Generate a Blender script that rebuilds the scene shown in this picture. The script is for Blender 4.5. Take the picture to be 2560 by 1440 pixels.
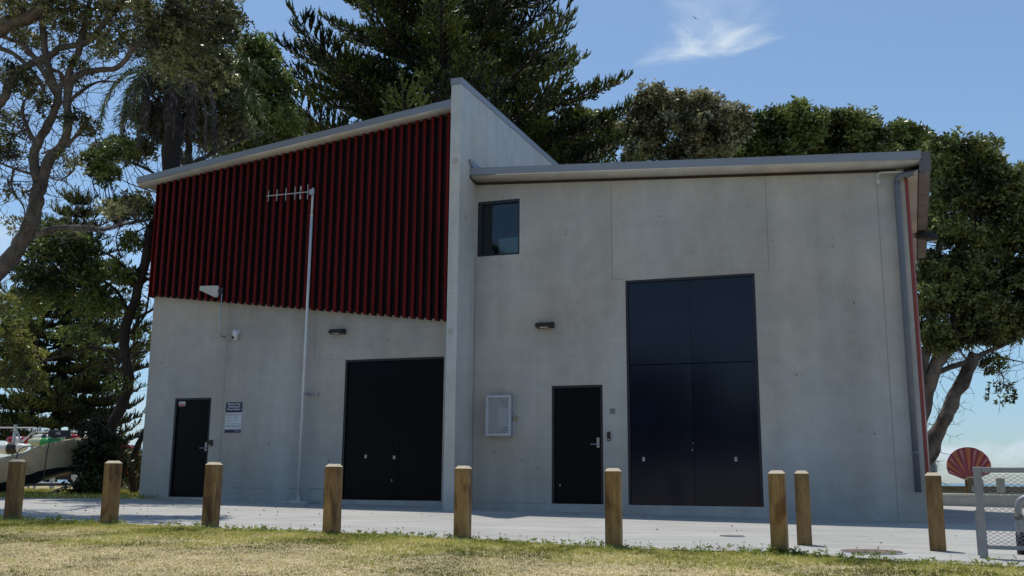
import bpy, math, random
import numpy as np
from mathutils import Vector, noise as mn

C = bpy.context.scene
for o in list(bpy.data.objects):
    bpy.data.objects.remove(o)

# ------------------------------------------------------------------ camera
FPX = 2461.0
PITCH, ROLL = math.radians(11.02), 0.0078
CAM = Vector((0, 0, 0.42))
_r0 = Vector((1, 0, 0)); _u0 = Vector((0, -math.sin(PITCH), math.cos(PITCH)))
FW = Vector((0, math.cos(PITCH), math.sin(PITCH)))
RT = _r0 * math.cos(ROLL) + _u0 * math.sin(ROLL)
UPV = -_r0 * math.sin(ROLL) + _u0 * math.cos(ROLL)
cam = bpy.data.cameras.new('camera')
camo = bpy.data.objects.new('camera', cam)
C.collection.objects.link(camo)
from mathutils import Matrix
m = Matrix((RT, UPV, -FW)).transposed().to_4x4()
m.translation = CAM
camo.matrix_world = m
cam.sensor_width = 36
cam.lens = 36 * FPX / 2560
cam.clip_start = 0.1
cam.clip_end = 20000
C.camera = camo

# ------------------------------------------------------------------ light
SUN = Vector((-0.1195, 0.2917, 1.0)).normalized()
w = bpy.data.worlds.new("World"); C.world = w; w.use_nodes = True
nt = w.node_tree; nt.nodes.clear()
out = nt.nodes.new('ShaderNodeOutputWorld'); bg = nt.nodes.new('ShaderNodeBackground')
sky = nt.nodes.new('ShaderNodeTexSky'); sky.sky_type = 'NISHITA'; sky.sun_disc = False
sky.sun_elevation = math.asin(SUN.z); sky.sun_rotation = math.atan2(SUN.x, SUN.y)
sky.air_density = 1.0; sky.dust_density = 0.15; sky.ozone_density = 2.5; sky.altitude = 0
SKY_STR = 0.13
bg.inputs['Strength'].default_value = SKY_STR
def N(t, **k):
    n = nt.nodes.new(t)
    for a, b in k.items(): setattr(n, a, b)
    return n
def L(a, b): nt.links.new(a, b)
# clouds: procedural in the sky's own direction space
tc = N('ShaderNodeTexCoord')
def dirv(px, py):
    d = FW + RT * ((px - 1280) / FPX) - UPV * ((py - 720) / FPX)
    return d.normalized()
def cloud_blob(az, el, waz, wel, seed, scale, sharp):
    """soft cloud patch round a compass direction, broken up by noise"""
    sep = N('ShaderNodeSeparateXYZ'); L(tc.outputs['Generated'], sep.inputs[0])
    a = N('ShaderNodeMath', operation='ARCTAN2'); L(sep.outputs[0], a.inputs[0]); L(sep.outputs[1], a.inputs[1])
    e = N('ShaderNodeMath', operation='ARCSINE'); L(sep.outputs[2], e.inputs[0])
    nz = N('ShaderNodeTexNoise'); nz.inputs['Scale'].default_value = scale; nz.inputs['Detail'].default_value = 9; nz.inputs['Roughness'].default_value = .58; nz.inputs['Distortion'].default_value = .6
    mp = N('ShaderNodeMapping'); mp.inputs['Scale'].default_value = (1, 1, 2.2); mp.inputs['Location'].default_value = (seed, 0, 0)
    mp.inputs['Rotation'].default_value = (0, 0.5, 0)
    L(tc.outputs['Generated'], mp.inputs[0]); L(mp.outputs[0], nz.inputs['Vector'])
    def sub(x, v, s):
        q = N('ShaderNodeMath', operation='SUBTRACT'); L(x, q.inputs[0]); q.inputs[1].default_value = v
        d = N('ShaderNodeMath', operation='DIVIDE'); L(q.outputs[0], d.inputs[0]); d.inputs[1].default_value = s
        p = N('ShaderNodeMath', operation='MULTIPLY'); L(d.outputs[0], p.inputs[0]); L(d.outputs[0], p.inputs[1])
        return p.outputs[0]
    s = N('ShaderNodeMath', operation='ADD'); L(sub(a.outputs[0], az, waz), s.inputs[0]); L(sub(e.outputs[0], el, wel), s.inputs[1])
    f = N('ShaderNodeMath', operation='SUBTRACT'); f.inputs[0].default_value = 1.0; L(s.outputs[0], f.inputs[1])
    # distance falloff + noise
    g = N('ShaderNodeMath', operation='MULTIPLY_ADD'); L(nz.outputs[0], g.inputs[0]); g.inputs[1].default_value = 4.2; g.inputs[2].default_value = -2.45
    h = N('ShaderNodeMath', operation='ADD'); L(f.outputs[0], h.inputs[0]); L(g.outputs[0], h.inputs[1])
    r = N('ShaderNodeMapRange'); r.interpolation_type = 'SMOOTHSTEP'; L(h.outputs[0], r.inputs[0]); r.inputs[1].default_value = 0.0; r.inputs[2].default_value = sharp
    return r.outputs[0]
def azel(px, py):
    d = dirv(px, py); return math.atan2(d.x, d.y), math.asin(d.z)
blobs = []
for px, py, wx, wy, seed, sc, sh, amt in [(1725, 103, 0.10, 0.029, 1.3, 10, 1.6, 1.0), (1790, 55, 0.085, 0.045, 4.2, 8, 2.4, .75),
                                          (2490, 1145, 0.13, 0.026, 2.0, 12, 1.5, .85), (40, 640, 0.09, 0.05, 7.1, 10, 1.6, .5),
                                          (300, 1110, 0.16, 0.08, 5.0, 8, 1.6, .5), (330, 680, 0.06, 0.05, 9.0, 12, 1.6, .3)]:
    az, el = azel(px, py)
    b = cloud_blob(az, el, wx, wy, seed, sc, sh)
    k = N('ShaderNodeMath', operation='MULTIPLY'); L(b, k.inputs[0]); k.inputs[1].default_value = amt
    blobs.append(k.outputs[0])
acc = blobs[0]
for b in blobs[1:]:
    q = N('ShaderNodeMath', operation='MAXIMUM'); L(acc, q.inputs[0]); L(b, q.inputs[1]); acc = q.outputs[0]
hs = N('ShaderNodeHueSaturation'); hs.inputs['Saturation'].default_value = 0.95; hs.inputs['Value'].default_value = 1.0
L(sky.outputs[0], hs.inputs['Color'])
sz = N('ShaderNodeSeparateXYZ'); L(tc.outputs['Generated'], sz.inputs[0])
er = N('ShaderNodeValToRGB'); L(sz.outputs[2], er.inputs[0]); ee = er.color_ramp.elements
ee[0].position = 0; ee[0].color = (.44, .535, .70, 1); ee[1].position = .5; ee[1].color = (.93, .985, .985, 1)
q_ = ee.new(.07); q_.color = (.55, .675, .80, 1); q_ = ee.new(.2); q_.color = (.80, .90, .93, 1)
gm = N('ShaderNodeMixRGB', blend_type='MULTIPLY'); gm.inputs[0].default_value = 1; L(hs.outputs[0], gm.inputs[1]); L(er.outputs[0], gm.inputs[2])
mx = N('ShaderNodeMixRGB'); L(acc, mx.inputs[0]); L(gm.outputs[0], mx.inputs[1]); mx.inputs[2].default_value = (4.9, 5.6, 6.3, 1)
L(mx.outputs[0], bg.inputs['Color']); L(bg.outputs[0], out.inputs[0])

sl = bpy.data.lights.new('sun', 'SUN'); sl.energy = 3.3; sl.angle = math.radians(0.5); sl.color = (1.0, 0.955, 0.89)
so = bpy.data.objects.new('sun', sl); C.collection.objects.link(so)
so.rotation_euler = (-SUN).to_track_quat('-Z', 'Y').to_euler()
C.view_settings.view_transform = 'Standard'
C.view_settings.look = 'None'
C.view_settings.gamma = 1
C.view_settings.exposure = 0.1
C.render.engine = 'CYCLES'

rnd = random.Random(7)
# ------------------------------------------------------------------ frames of reference (metres)
P0 = Vector((1.2025, 18.1129, 0)); TH = math.radians(-19.5)
U = Vector((math.cos(TH), math.sin(TH), 0)); NV = Vector((math.sin(TH), -math.cos(TH), 0))
def W(s, n, z): return P0 + U * s + NV * n + Vector((0, 0, z))   # along facade, out of facade, up
def at(px, py, D):
    return CAM + (FW + RT * ((px - 1280) / FPX) - UPV * ((py - 720) / FPX)) * D
def toSN(p):
    q = Vector((p.x, p.y, 0)) - P0; return q.dot(U), q.dot(NV)
def smooth(a, b, x):
    t = min(1, max(0, (x - a) / (b - a))); return t * t * (3 - 2 * t)
def gz(s, n):
    ss = min(8.5, max(-13, s)); nn = min(13, max(-9, n))
    z = -0.1488 - 0.01053 * ss - 0.0106 * nn
    if n > 7.2: z -= 0.03 * min(n - 7.2, 12)
    if n < -22: z -= 3.4 * smooth(-22, -40, n)
    return z
def gzw(x, y):
    s, n = toSN(Vector((x, y, 0))); return gz(s, n)

# ------------------------------------------------------------------ object helpers
def tag(o, label=None, cat=None, group=None, kind=None):
    if label: o['label'] = label
    if cat: o['category'] = cat
    if group: o['group'] = group
    if kind: o['kind'] = kind
    return o
def thing(name, label, cat, loc, rz=0.0, group=None):
    o = bpy.data.objects.new(name, None); C.collection.objects.link(o)
    o.location = loc; o.rotation_euler = (0, 0, rz); o.empty_display_size = .2
    return tag(o, label, cat, group)
class MB:
    def __init__(s): s.v = []; s.f = []
    def add(s, vs, fs):
        b = len(s.v); s.v += [tuple(v) for v in vs]; s.f += [tuple(b + i for i in f) for f in fs]; return s
    def box(s, x0, x1, y0, y1, z0, z1):
        vs = [(x, y, z) for z in (z0, z1) for y in (y0, y1) for x in (x0, x1)]
        return s.add(vs, [(0, 2, 3, 1), (4, 5, 7, 6), (0, 1, 5, 4), (2, 6, 7, 3), (0, 4, 6, 2), (1, 3, 7, 5)])
    def prism(s, poly, axis_vec, base=None):
        """closed polygon (3D points, planar) extruded along a vector"""
        n = len(poly); a = [Vector(p) for p in poly]; b = [p + Vector(axis_vec) for p in a]
        return s.add(a + b, [tuple(range(n))[::-1], tuple(range(n, 2 * n))] + [(i, (i + 1) % n, n + (i + 1) % n, n + i) for i in range(n)])
    def quad(s, a, b, c, d): return s.add([a, b, c, d], [(0, 1, 2, 3)])
    def cyl(s, a, b, r0, r1=None, k=10, caps=True):
        r1 = r0 if r1 is None else r1
        a = Vector(a); b = Vector(b); d = (b - a).normalized()
        x = d.orthogonal().normalized(); y = d.cross(x)
        vs = []
        for p, r in ((a, r0), (b, r1)):
            for i in range(k):
                t = 2 * math.pi * i / k; vs.append(p + x * (math.cos(t) * r) + y * (math.sin(t) * r))
        fs = [(i, (i + 1) % k, k + (i + 1) % k, k + i) for i in range(k)]
        if caps: fs += [tuple(range(k))[::-1], tuple(range(k, 2 * k))]
        return s.add(vs, fs)
    def tube(s, pts, rad, k=7, caps=True, wob=0.0):
        pts = [Vector(p) for p in pts]; n = len(pts)
        x = None; vs = []
        for i, p in enumerate(pts):
            d = (pts[min(n - 1, i + 1)] - pts[max(0, i - 1)]).normalized()
            if x is None: x = d.orthogonal().normalized()
            x = (x - d * x.dot(d)).normalized(); y = d.cross(x)
            r = rad[i] if hasattr(rad, '__len__') else rad
            for j in range(k):
                t = 2 * math.pi * j / k
                rr = r * (1 + (wob * mn.noise((p + x * math.cos(t) * r * 2 + y * math.sin(t) * r * 2) * (0.5 / max(r, .02))) if wob else 0))
                vs.append(p + x * (math.cos(t) * rr) + y * (math.sin(t) * rr))
        fs = [(i * k + j, i * k + (j + 1) % k, (i + 1) * k + (j + 1) % k, (i + 1) * k + j) for i in range(n - 1) for j in range(k)]
        if caps: fs += [tuple(range(k))[::-1], tuple(range((n - 1) * k, n * k))]
        return s.add(vs, fs)
    def build(s, name, mat, parent=None, smooth_=False, bevel=0.0):
        me = bpy.data.meshes.new(name); me.from_pydata(s.v, [], s.f); me.update()
        me.materials.append(mat)
        if smooth_: me.polygons.foreach_set('use_smooth', [True] * len(me.polygons))
        o = bpy.data.objects.new(name, me); C.collection.objects.link(o)
        if parent: o.parent = parent
        if bevel:
            b = o.modifiers.new('bevel', 'BEVEL'); b.width = bevel; b.segments = 2; b.limit_method = 'ANGLE'
        return o
def npmesh(name, V, F4, mat, parent=None):
    me = bpy.data.meshes.new(name); nv = len(V); nf = len(F4); k = F4.shape[1]
    me.vertices.add(nv); me.vertices.foreach_set('co', V.astype(np.float32).ravel())
    me.loops.add(nf * k); me.loops.foreach_set('vertex_index', F4.astype(np.int32).ravel())
    me.polygons.add(nf); me.polygons.foreach_set('loop_start', np.arange(0, nf * k, k, dtype=np.int32))
    me.update(calc_edges=True); me.materials.append(mat)
    o = bpy.data.objects.new(name, me); C.collection.objects.link(o)
    if parent: o.parent = parent
    return o
def catmull(P, m=6):
    P = [Vector(p) for p in P]; Q = [P[0] * 2 - P[1]] + P + [P[-1] * 2 - P[-2]]; out = []
    for i in range(1, len(Q) - 2):
        a, b, c, d = Q[i - 1:i + 3]
        for j in range(m):
            t = j / m
            out.append(0.5 * ((2 * b) + (c - a) * t + (2 * a - 5 * b + 4 * c - d) * t * t + (-a + 3 * b - 3 * c + d) * t ** 3))
    return out + [P[-1]]

# ------------------------------------------------------------------ materials
def mat_new(name):
    m = bpy.data.materials.new(name); m.use_nodes = True; t = m.node_tree
    return m, t, t.nodes['Principled BSDF']
def mat(name, col, rough=.6, var=.15, scale=3.0, stretch=(1, 1, 1), metal=0.0, bump=0.0, bscale=40.0, spec=0.5, hue=None, fine=0.0):
    """base colour broken up by two noises; hue = second colour the broad noise drifts to"""
    m, t, b = mat_new(name)
    n = t.nodes; l = t.links
    tcn = n.new('ShaderNodeTexCoord'); mp = n.new('ShaderNodeMapping'); mp.inputs['Scale'].default_value = stretch
    l.new(tcn.outputs['Object'], mp.inputs[0])
    nz = n.new('ShaderNodeTexNoise'); nz.inputs['Scale'].default_value = scale; nz.inputs['Detail'].default_value = 8; nz.inputs['Roughness'].default_value = .6
    l.new(mp.outputs[0], nz.inputs['Vector'])
    cr = n.new('ShaderNodeValToRGB'); l.new(nz.outputs[0], cr.inputs[0])
    c2 = hue or col
    cr.color_ramp.elements[0].position = .3; cr.color_ramp.elements[1].position = .7
    cr.color_ramp.elements[0].color = (*[max(0, x * (1 - var)) for x in c2], 1)
    cr.color_ramp.elements[1].color = (*[min(1, x * (1 + var)) for x in col], 1)
    last = cr.outputs[0]
    if fine:
        n2 = n.new('ShaderNodeTexNoise'); n2.inputs['Scale'].default_value = scale * 14; n2.inputs['Detail'].default_value = 4
        l.new(mp.outputs[0], n2.inputs['Vector'])
        mr = n.new('ShaderNodeMapRange'); l.new(n2.outputs[0], mr.inputs[0]); mr.inputs[1].default_value = .3; mr.inputs[2].default_value = .7
        mr.inputs[3].default_value = 1 - fine; mr.inputs[4].default_value = 1 + fine
        mm = n.new('ShaderNodeMixRGB'); mm.blend_type = 'MULTIPLY'; mm.inputs[0].default_value = 1; l.new(last, mm.inputs[1]); l.new(mr.outputs[0], mm.inputs[2]); last = mm.outputs[0]
    l.new(last, b.inputs['Base Color'])
    b.inputs['Roughness'].default_value = rough; b.inputs['Metallic'].default_value = metal
    b.inputs['Specular IOR Level'].default_value = spec
    if bump:
        n3 = n.new('ShaderNodeTexNoise'); n3.inputs['Scale'].default_value = bscale; n3.inputs['Detail'].default_value = 6
        l.new(mp.outputs[0], n3.inputs['Vector'])
        bp = n.new('ShaderNodeBump'); bp.inputs['Strength'].default_value = bump; bp.inputs['Distance'].default_value = .02
        l.new(n3.outputs[0], bp.inputs['Height']); l.new(bp.outputs[0], b.inputs['Normal'])
    return m
def mat_concrete(name, col, streak=.18, blotch=.2, dark=0.0):
    m, t, b = mat_new(name); n = t.nodes; l = t.links
    tcn = n.new('ShaderNodeTexCoord')
    def noise(scale, st, det=6, ro=.6):
        mp = n.new('ShaderNodeMapping'); mp.inputs['Scale'].default_value = st; l.new(tcn.outputs['Object'], mp.inputs[0])
        z = n.new('ShaderNodeTexNoise'); z.inputs['Scale'].default_value = scale; z.inputs['Detail'].default_value = det; z.inputs['Roughness'].default_value = ro
        l.new(mp.outputs[0], z.inputs['Vector']); return z.outputs[0]
    def rng(x, lo, hi, a, bb):
        r = n.new('ShaderNodeMapRange'); l.new(x, r.inputs[0]); r.inputs[1].default_value = lo; r.inputs[2].default_value = hi; r.inputs[3].default_value = a; r.inputs[4].default_value = bb; return r.outputs[0]
    def mul(a, c):
        q = n.new('ShaderNodeMath'); q.operation = 'MULTIPLY'; l.new(a, q.inputs[0]); l.new(c, q.inputs[1]); return q.outputs[0]
    v = rng(noise(.55, (1, 1, .8), 7, .65), .33, .67, 1 - blotch, 1 + blotch)
    v = mul(v, rng(noise(1.0, (2.2, 2.2, .16), 5), .3, .7, 1 - streak, 1 + streak * .7))
    v = mul(v, rng(noise(3.5, (1, 1, 1), 8, .7), .3, .7, .92, 1.07))
    v = mul(v, rng(noise(1.0, (.35, .35, 26), 2), .3, .7, .972, 1.028))      # board lines
    # bug holes and small chips
    vo = n.new('ShaderNodeTexVoronoi'); vo.inputs['Scale'].default_value = 3.2; vo.inputs['Randomness'].default_value = 1
    l.new(tcn.outputs['Object'], vo.inputs['Vector'])
    v = mul(v, rng(vo.outputs['Distance'], .03, .05, .62, 1.0))
    mm = n.new('ShaderNodeMixRGB'); mm.blend_type = 'MULTIPLY'; mm.inputs[0].default_value = 1
    # slight hue drift
    cr = n.new('ShaderNodeMixRGB'); l.new(rng(noise(.4, (1, 1, 1), 3), .35, .65, 0, 1), cr.inputs[0])
    cr.inputs[1].default_value = (*[c * k for c, k in zip(col, (1.04, 1.0, .94))], 1); cr.inputs[2].default_value = (*[c * k for c, k in zip(col, (.95, 1.0, 1.06))], 1)
    l.new(cr.outputs[0], mm.inputs[1]); l.new(v, mm.inputs[2]); l.new(mm.outputs[0], b.inputs['Base Color'])
    b.inputs['Roughness'].default_value = .82; b.inputs['Specular IOR Level'].default_value = .3
    bp = n.new('ShaderNodeBump'); bp.inputs['Strength'].default_value = .25; bp.inputs['Distance'].default_value = .01
    l.new(noise(22, (1, 1, 1), 8, .7), bp.inputs['Height']); l.new(bp.outputs[0], b.inputs['Normal'])
    return m
def mat_leaf(name, cols, rough=.42, scale=.9, trans=.28, spec=.5):
    """cols: dark, mid, light; noise at clump scale plus noise at leaf scale"""
    m, t, b = mat_new(name); n = t.nodes; l = t.links
    tcn = n.new('ShaderNodeTexCoord')
    a = n.new('ShaderNodeTexNoise'); a.inputs['Scale'].default_value = scale; a.inputs['Detail'].default_value = 3; l.new(tcn.outputs['Object'], a.inputs['Vector'])
    c = n.new('ShaderNodeTexNoise'); c.inputs['Scale'].default_value = 9; c.inputs['Detail'].default_value = 2; l.new(tcn.outputs['Object'], c.inputs['Vector'])
    s = n.new('ShaderNodeMath'); s.operation = 'MULTIPLY_ADD'; l.new(c.outputs[0], s.inputs[0]); s.inputs[1].default_value = .8
    l.new(a.outputs[0], s.inputs[2])
    cr = n.new('ShaderNodeValToRGB'); l.new(s.outputs[0], cr.inputs[0]); e = cr.color_ramp.elements
    e[0].position = .68; e[0].color = (*cols[0], 1); e[1].position = 1.13 if False else 1.0; e[1].color = (*cols[2], 1)
    k = e.new(.86); k.color = (*cols[1], 1)
    l.new(cr.outputs[0], b.inputs['Base Color']); b.inputs['Roughness'].default_value = rough; b.inputs['Specular IOR Level'].default_value = spec
    tr = n.new('ShaderNodeBsdfTranslucent'); l.new(cr.outputs[0], tr.inputs[0])
    mxs = n.new('ShaderNodeMixShader'); mxs.inputs[0].default_value = trans
    l.new(b.outputs[0], mxs.inputs[1]); l.new(tr.outputs[0], mxs.inputs[2]); l.new(mxs.outputs[0], n['Material Output'].inputs[0])
    return m

M = {}
M['wall'] = mat_concrete('cast_concrete', (.440, .418, .380), streak=.10, blotch=.15)
M['fin'] = mat_concrete('fin_concrete', (.52, .515, .50), streak=.09, blotch=.08)
M['soffit'] = mat_concrete('soffit_concrete', (.46, .43, .385), streak=.12)
M['flash'] = mat('grey_flashing', (.26, .275, .31), .45, .06, 2, (.3, .3, 1), metal=.2)
M['packer'] = mat('dark_timber', (.035, .018, .012), .7, .3, 6)
M['red'] = mat('red_painted_steel', (.118, .0045, .004), .6, .3, 1.5, (1, 1, .3), spec=.15, fine=.08)
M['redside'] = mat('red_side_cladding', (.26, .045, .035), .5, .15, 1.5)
M['back'] = mat('gap_shade_red', (.014, .0015, .0015), .8, .2, 4)  # shade between the ribs, put into the colour of backing and cheeks
M['door'] = mat('black_door_paint', (.003, .0032, .005), .3, .2, 1.2, spec=.12)
M['doorbig'] = mat('midnight_door_paint', (.0035, .0055, .019), .13, .3, .8, spec=.34, bump=.02, bscale=3)
M['frame'] = mat('black_frame', (.012, .013, .018), .4, .15, 3)
M['steel'] = mat('galvanised_steel', (.50, .52, .55), .42, .12, 8, metal=.75)
M['bright'] = mat('satin_steel', (.38, .38, .39), .4, .05, 8, metal=.6)
M['white'] = mat('white_plastic', (.72, .72, .73), .4, .04, 5)
M['offwhite'] = mat('weathered_white_plastic', (.50, .50, .47), .5, .06, 5)
M['black'] = mat('black_plastic', (.01, .01, .011), .4, .1, 5)
M['lens'] = mat('dark_glass', (.01, .012, .02), .08, 0, 5)
M['pipe'] = mat('grey_pvc', (.125, .135, .16), .4, .05, 3)
M['joint'] = mat('joint_sealant', (.29, .28, .26), .8, .15, 6)
M['timber'] = mat('treated_pine', (.31, .195, .072), .75, .30, 1.5, (3.2, 3.2, .40), hue=(.125, .062, .022), bump=.25, bscale=14, fine=.22)
M['timbertop'] = mat('treated_pine_end_grain', (.66, .55, .38), .8, .1, 9)
M['grout'] = mat('pale_grout', (.43, .415, .38), .85, .1, 9, bump=.2)
M['chip'] = mat('chipped_concrete', (.17, .165, .155), .9, .2, 20)

def mat_apron():
    m, t, b = mat_new('broomed_concrete'); n = t.nodes; l = t.links
    tcn = n.new('ShaderNodeTexCoord')
    def noise(scale, st, det=6, ro=.6, rot=0):
        mp = n.new('ShaderNodeMapping'); mp.inputs['Scale'].default_value = st; mp.inputs['Rotation'].default_value = (0, 0, rot); l.new(tcn.outputs['Object'], mp.inputs[0])
        z = n.new('ShaderNodeTexNoise'); z.inputs['Scale'].default_value = scale; z.inputs['Detail'].default_value = det; z.inputs['Roughness'].default_value = ro
        l.new(mp.outputs[0], z.inputs['Vector']); return z.outputs[0]
    def rng(x, lo, hi, a, bb):
        r = n.new('ShaderNodeMapRange'); l.new(x, r.inputs[0]); r.inputs[1].default_value = lo; r.inputs[2].default_value = hi; r.inputs[3].default_value = a; r.inputs[4].default_value = bb; return r.outputs[0]
    def mul(a, c):
        q = n.new('ShaderNodeMath'); q.operation = 'MULTIPLY'; l.new(a, q.inputs[0]); l.new(c, q.inputs[1]); return q.outputs[0]
    v = rng(noise(.7, (1, 1, 1), 8, .65), .3, .7, .84, 1.14)
    v = mul(v, rng(noise(1.4, (.4, 3.6, 1), 6, .7), .32, .68, .80, 1.12))
    v = mul(v, rng(noise(30, (1, 1, 1), 4, .7), .3, .7, .9, 1.1))
    mm = n.new('ShaderNodeMixRGB'); mm.blend_type = 'MULTIPLY'; mm.inputs[0].default_value = 1; mm.inputs[1].default_value = (.405, .395, .36, 1)
    l.new(v, mm.inputs[2]); l.new(mm.outputs[0], b.inputs['Base Color']); b.inputs['Roughness'].default_value = .85
    bp = n.new('ShaderNodeBump'); bp.inputs['Strength'].default_value = .3; bp.inputs['Distance'].default_value = .01
    l.new(noise(40, (1, 1, 1), 6), bp.inputs['Height']); l.new(bp.outputs[0], b.inputs['Normal'])
    return m
M['apron'] = mat_apron()
M['ground'] = mat('dry_soil_and_thatch', (.44, .35, .20), .95, .25, 1.2, hue=(.32, .28, .13), bump=.5, bscale=30, fine=.3)

# ------------------------------------------------------------------ ground, apron, sea, headland
def build_ground():
    ss = [-400, -150, -70, -40] + [x for x in range(-26, 21, 1)] + [26, 40, 70, 150, 400]
    nn = [-40, -36, -32, -28, -25, -22, -19, -16, -13, -11, -9] + [x * .5 for x in range(-16, 33)] + [18, 22, 30, 50, 90, 200]
    b = MB(); vs = []
    for n_ in nn:
        for s in ss: vs.append(W(s, n_, gz(s, n_) - (0.006 if n_ < 7.6 else 0)))
    k = len(ss)
    fs = [(j * k + i, j * k + i + 1, (j + 1) * k + i + 1, (j + 1) * k + i) for j in range(len(nn) - 1) for i in range(k - 1)]
    b.add(vs, [f[::-1] for f in fs])
    o = b.build('ground', M['ground'], None, True); tag(o, kind='structure')
build_ground()
EDGE = [(-17, 6.75), (-9, 6.8), (-6.2, 6.85), (-2.85, 6.98), (-.14, 6.97), (1.2, 7.15), (2.31, 7.37), (4.27, 7.18), (5.0, 7.42), (5.99, 7.52), (9, 7.7), (14, 7.9)]
def edge_n(s):
    for (a, x), (c, y) in zip(EDGE, EDGE[1:]):
        if a <= s <= c: return x + (y - x) * (s - a) / (c - a)
    return 7
def build_apron():
    b = MB(); vs = []; ss = [-17 + .25 * i for i in range(125)]
    cols = 34
    for s in ss:
        n1 = edge_n(s) + .05 * mn.noise(Vector((s * 1.3, 0, 0))) + .03 * mn.noise(Vector((s * 5, 3, 0)))
        n0 = 1.9 if s < -13 else (1.9 + (s + 13) / 3 * -1.7 if s < -10 else .2 + (s + 10) * -0.15 if s < -9 else 0.05)
        if s > -9: n0 = -1.0 if s < 5.5 else -9.2
        for j in range(cols + 1):
            n_ = n0 + (n1 - n0) * j / cols
            vs.append(W(s, n_, gz(s, n_) + .004))
    k = cols + 1
    fs = [(i * k + j, i * k + j + 1, (i + 1) * k + j + 1, (i + 1) * k + j) for i in range(len(ss) - 1) for j in range(cols)]
    b.add(vs, fs); o = b.build('concrete_apron', M['apron'], None, True); tag(o, kind='structure')
build_apron()
mw, t_, b_ = mat_new('sea_water'); b_.inputs['Base Color'].default_value = (.045, .12, .16, 1); b_.inputs['Roughness'].default_value = .25
nzz = t_.nodes.new('ShaderNodeTexNoise'); nzz.inputs['Scale'].default_value = .8; bb = t_.nodes.new('ShaderNodeBump'); bb.inputs['Strength'].default_value = .6
t_.links.new(nzz.outputs[0], bb.inputs['Height']); t_.links.new(bb.outputs[0], b_.inputs['Normal'])
mm_ = MB(); mm_.add([(-9000, 20, -2.6), (9000, 20, -2.6), (9000, 12000, -2.6), (-9000, 12000, -2.6)], [(0, 1, 2, 3)])
tag(mm_.build('sea', mw), kind='structure')
def headland():
    b = MB(); D = 3200; p0 = at(2300, 1207, D); n = 24; vs = []
    prof = [0, 6, 9, 11, 12, 12.5, 12, 12.5, 13, 12, 11.5, 11, 10, 9.5, 9, 8, 7, 6.5, 6, 4.5, 3.6, 2.5, 1.5, .5, 0]
    for i in range(n + 1):
        x = p0.x - 160 + i * 11
        z = prof[i] * (1 + .1 * math.sin(i * 2.3))
        vs += [(x, p0.y, -3), (x, p0.y + 60, z), (x, p0.y + 200, -3)]
    fs = []
    for i in range(n):
        for j in range(2): fs.append((i * 3 + j, (i + 1) * 3 + j, (i + 1) * 3 + j + 1, i * 3 + j + 1))
    b.add(vs, fs); tag(b.build('headland', mat('hazy_headland', (.16, .24, .22), .9, .2, .02)), kind='structure')
headland()

# ------------------------------------------------------------------ building
B = thing('pump_station', 'grey concrete pump station with sloping roofs, red ribbed cladding and black doors', 'building', P0, TH)
# local frame: x = s, y = -n, z up
def front_sheet(b, xs, n, ztop, openings, z0, reveal=.1):
    """wall sheet in plane y=-n split in columns at xs; ztop(x); openings = (x0,x1,z0,z1)"""
    y = -n
    for x0, x1 in zip(xs, xs[1:]):
        ops = sorted([o for o in openings if o[0] < (x0 + x1) / 2 < o[1]], key=lambda o: o[2])
        zb = z0
        for o in ops:
            if o[2] > zb + 1e-4: b.quad((x0, y, zb), (x1, y, zb), (x1, y, o[2]), (x0, y, o[2]))
            zb = o[3]
        b.quad((x0, y, zb), (x1, y, zb), (x1, y, ztop(x1)), (x0, y, ztop(x0)))
    for a, c, d, e in openings:
        r = y + reveal
        b.quad((a, y, d), (a, r, d), (a, r, e), (a, y, e)); b.quad((c, y, e), (c, r, e), (c, r, d), (c, y, d))
        b.quad((a, y, e), (a, r, e), (c, r, e), (c, y, e)); b.quad((a, y, d), (c, y, d), (c, r, d), (a, r, d))
ZB = -.6
XF0, XF1 = -2.26, -2.05
NL = -.6
def rt_top(x): return 6.225 - .0634 * (x + 2.03)      # right wall top
def lf_top(x): return 7.13 + .1175 * (x + 10.1)         # left wall top (under slab)
opR = [(-2.0, -1.13, 4.69, 5.80), (-.48, .49, 0.0, 2.135), (.94, 3.27, 0.0, 4.04)]
opL = [(-9.35, -8.40, 0.0, 2.125), (-5.15, -2.92, 0.0, 2.84)]
def wallR():
    b = MB(); front_sheet(b, [XF1 + .0, -2.0, -1.13, -.48, .49, .94, 3.27, 5.83], 0, rt_top, opR, ZB)
    # side (splayed) and rear
    a = (5.83, 0); c = (6.25, 6.95); d = (XF1, 6.95)
    b.quad((a[0], a[1], ZB), (c[0], c[1], ZB), (c[0], c[1], rt_top(6.1)), (a[0], a[1], rt_top(5.83)))
    b.quad((c[0], c[1], ZB), (d[0], d[1], ZB), (d[0], d[1], rt_top(d[0])), (c[0], c[1], rt_top(6.1)))
    return tag(b.build('wall', M['wall'], B), 'plain grey concrete wall of the right wing')
def wallL():
    b = MB(); y = -NL
    front_sheet(b, [-10.13, -9.35, -8.40, -5.15, -2.92, XF0], NL, lf_top, opL, ZB)
    b.quad((-10.13, 7.5, ZB), (-10.13, y, ZB), (-10.13, y, lf_top(-10.13)), (-10.13, 7.5, lf_top(-10.13)))
    b.quad((XF0, 7.5, ZB), (-10.13, 7.5, ZB), (-10.13, 7.5, lf_top(-10.13)), (XF0, 7.5, lf_top(XF0)))
    return tag(b.build('wall', M['wall'], B), 'grey concrete wall below the red cladding')
wR = wallR(); wL = wallL()
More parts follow.
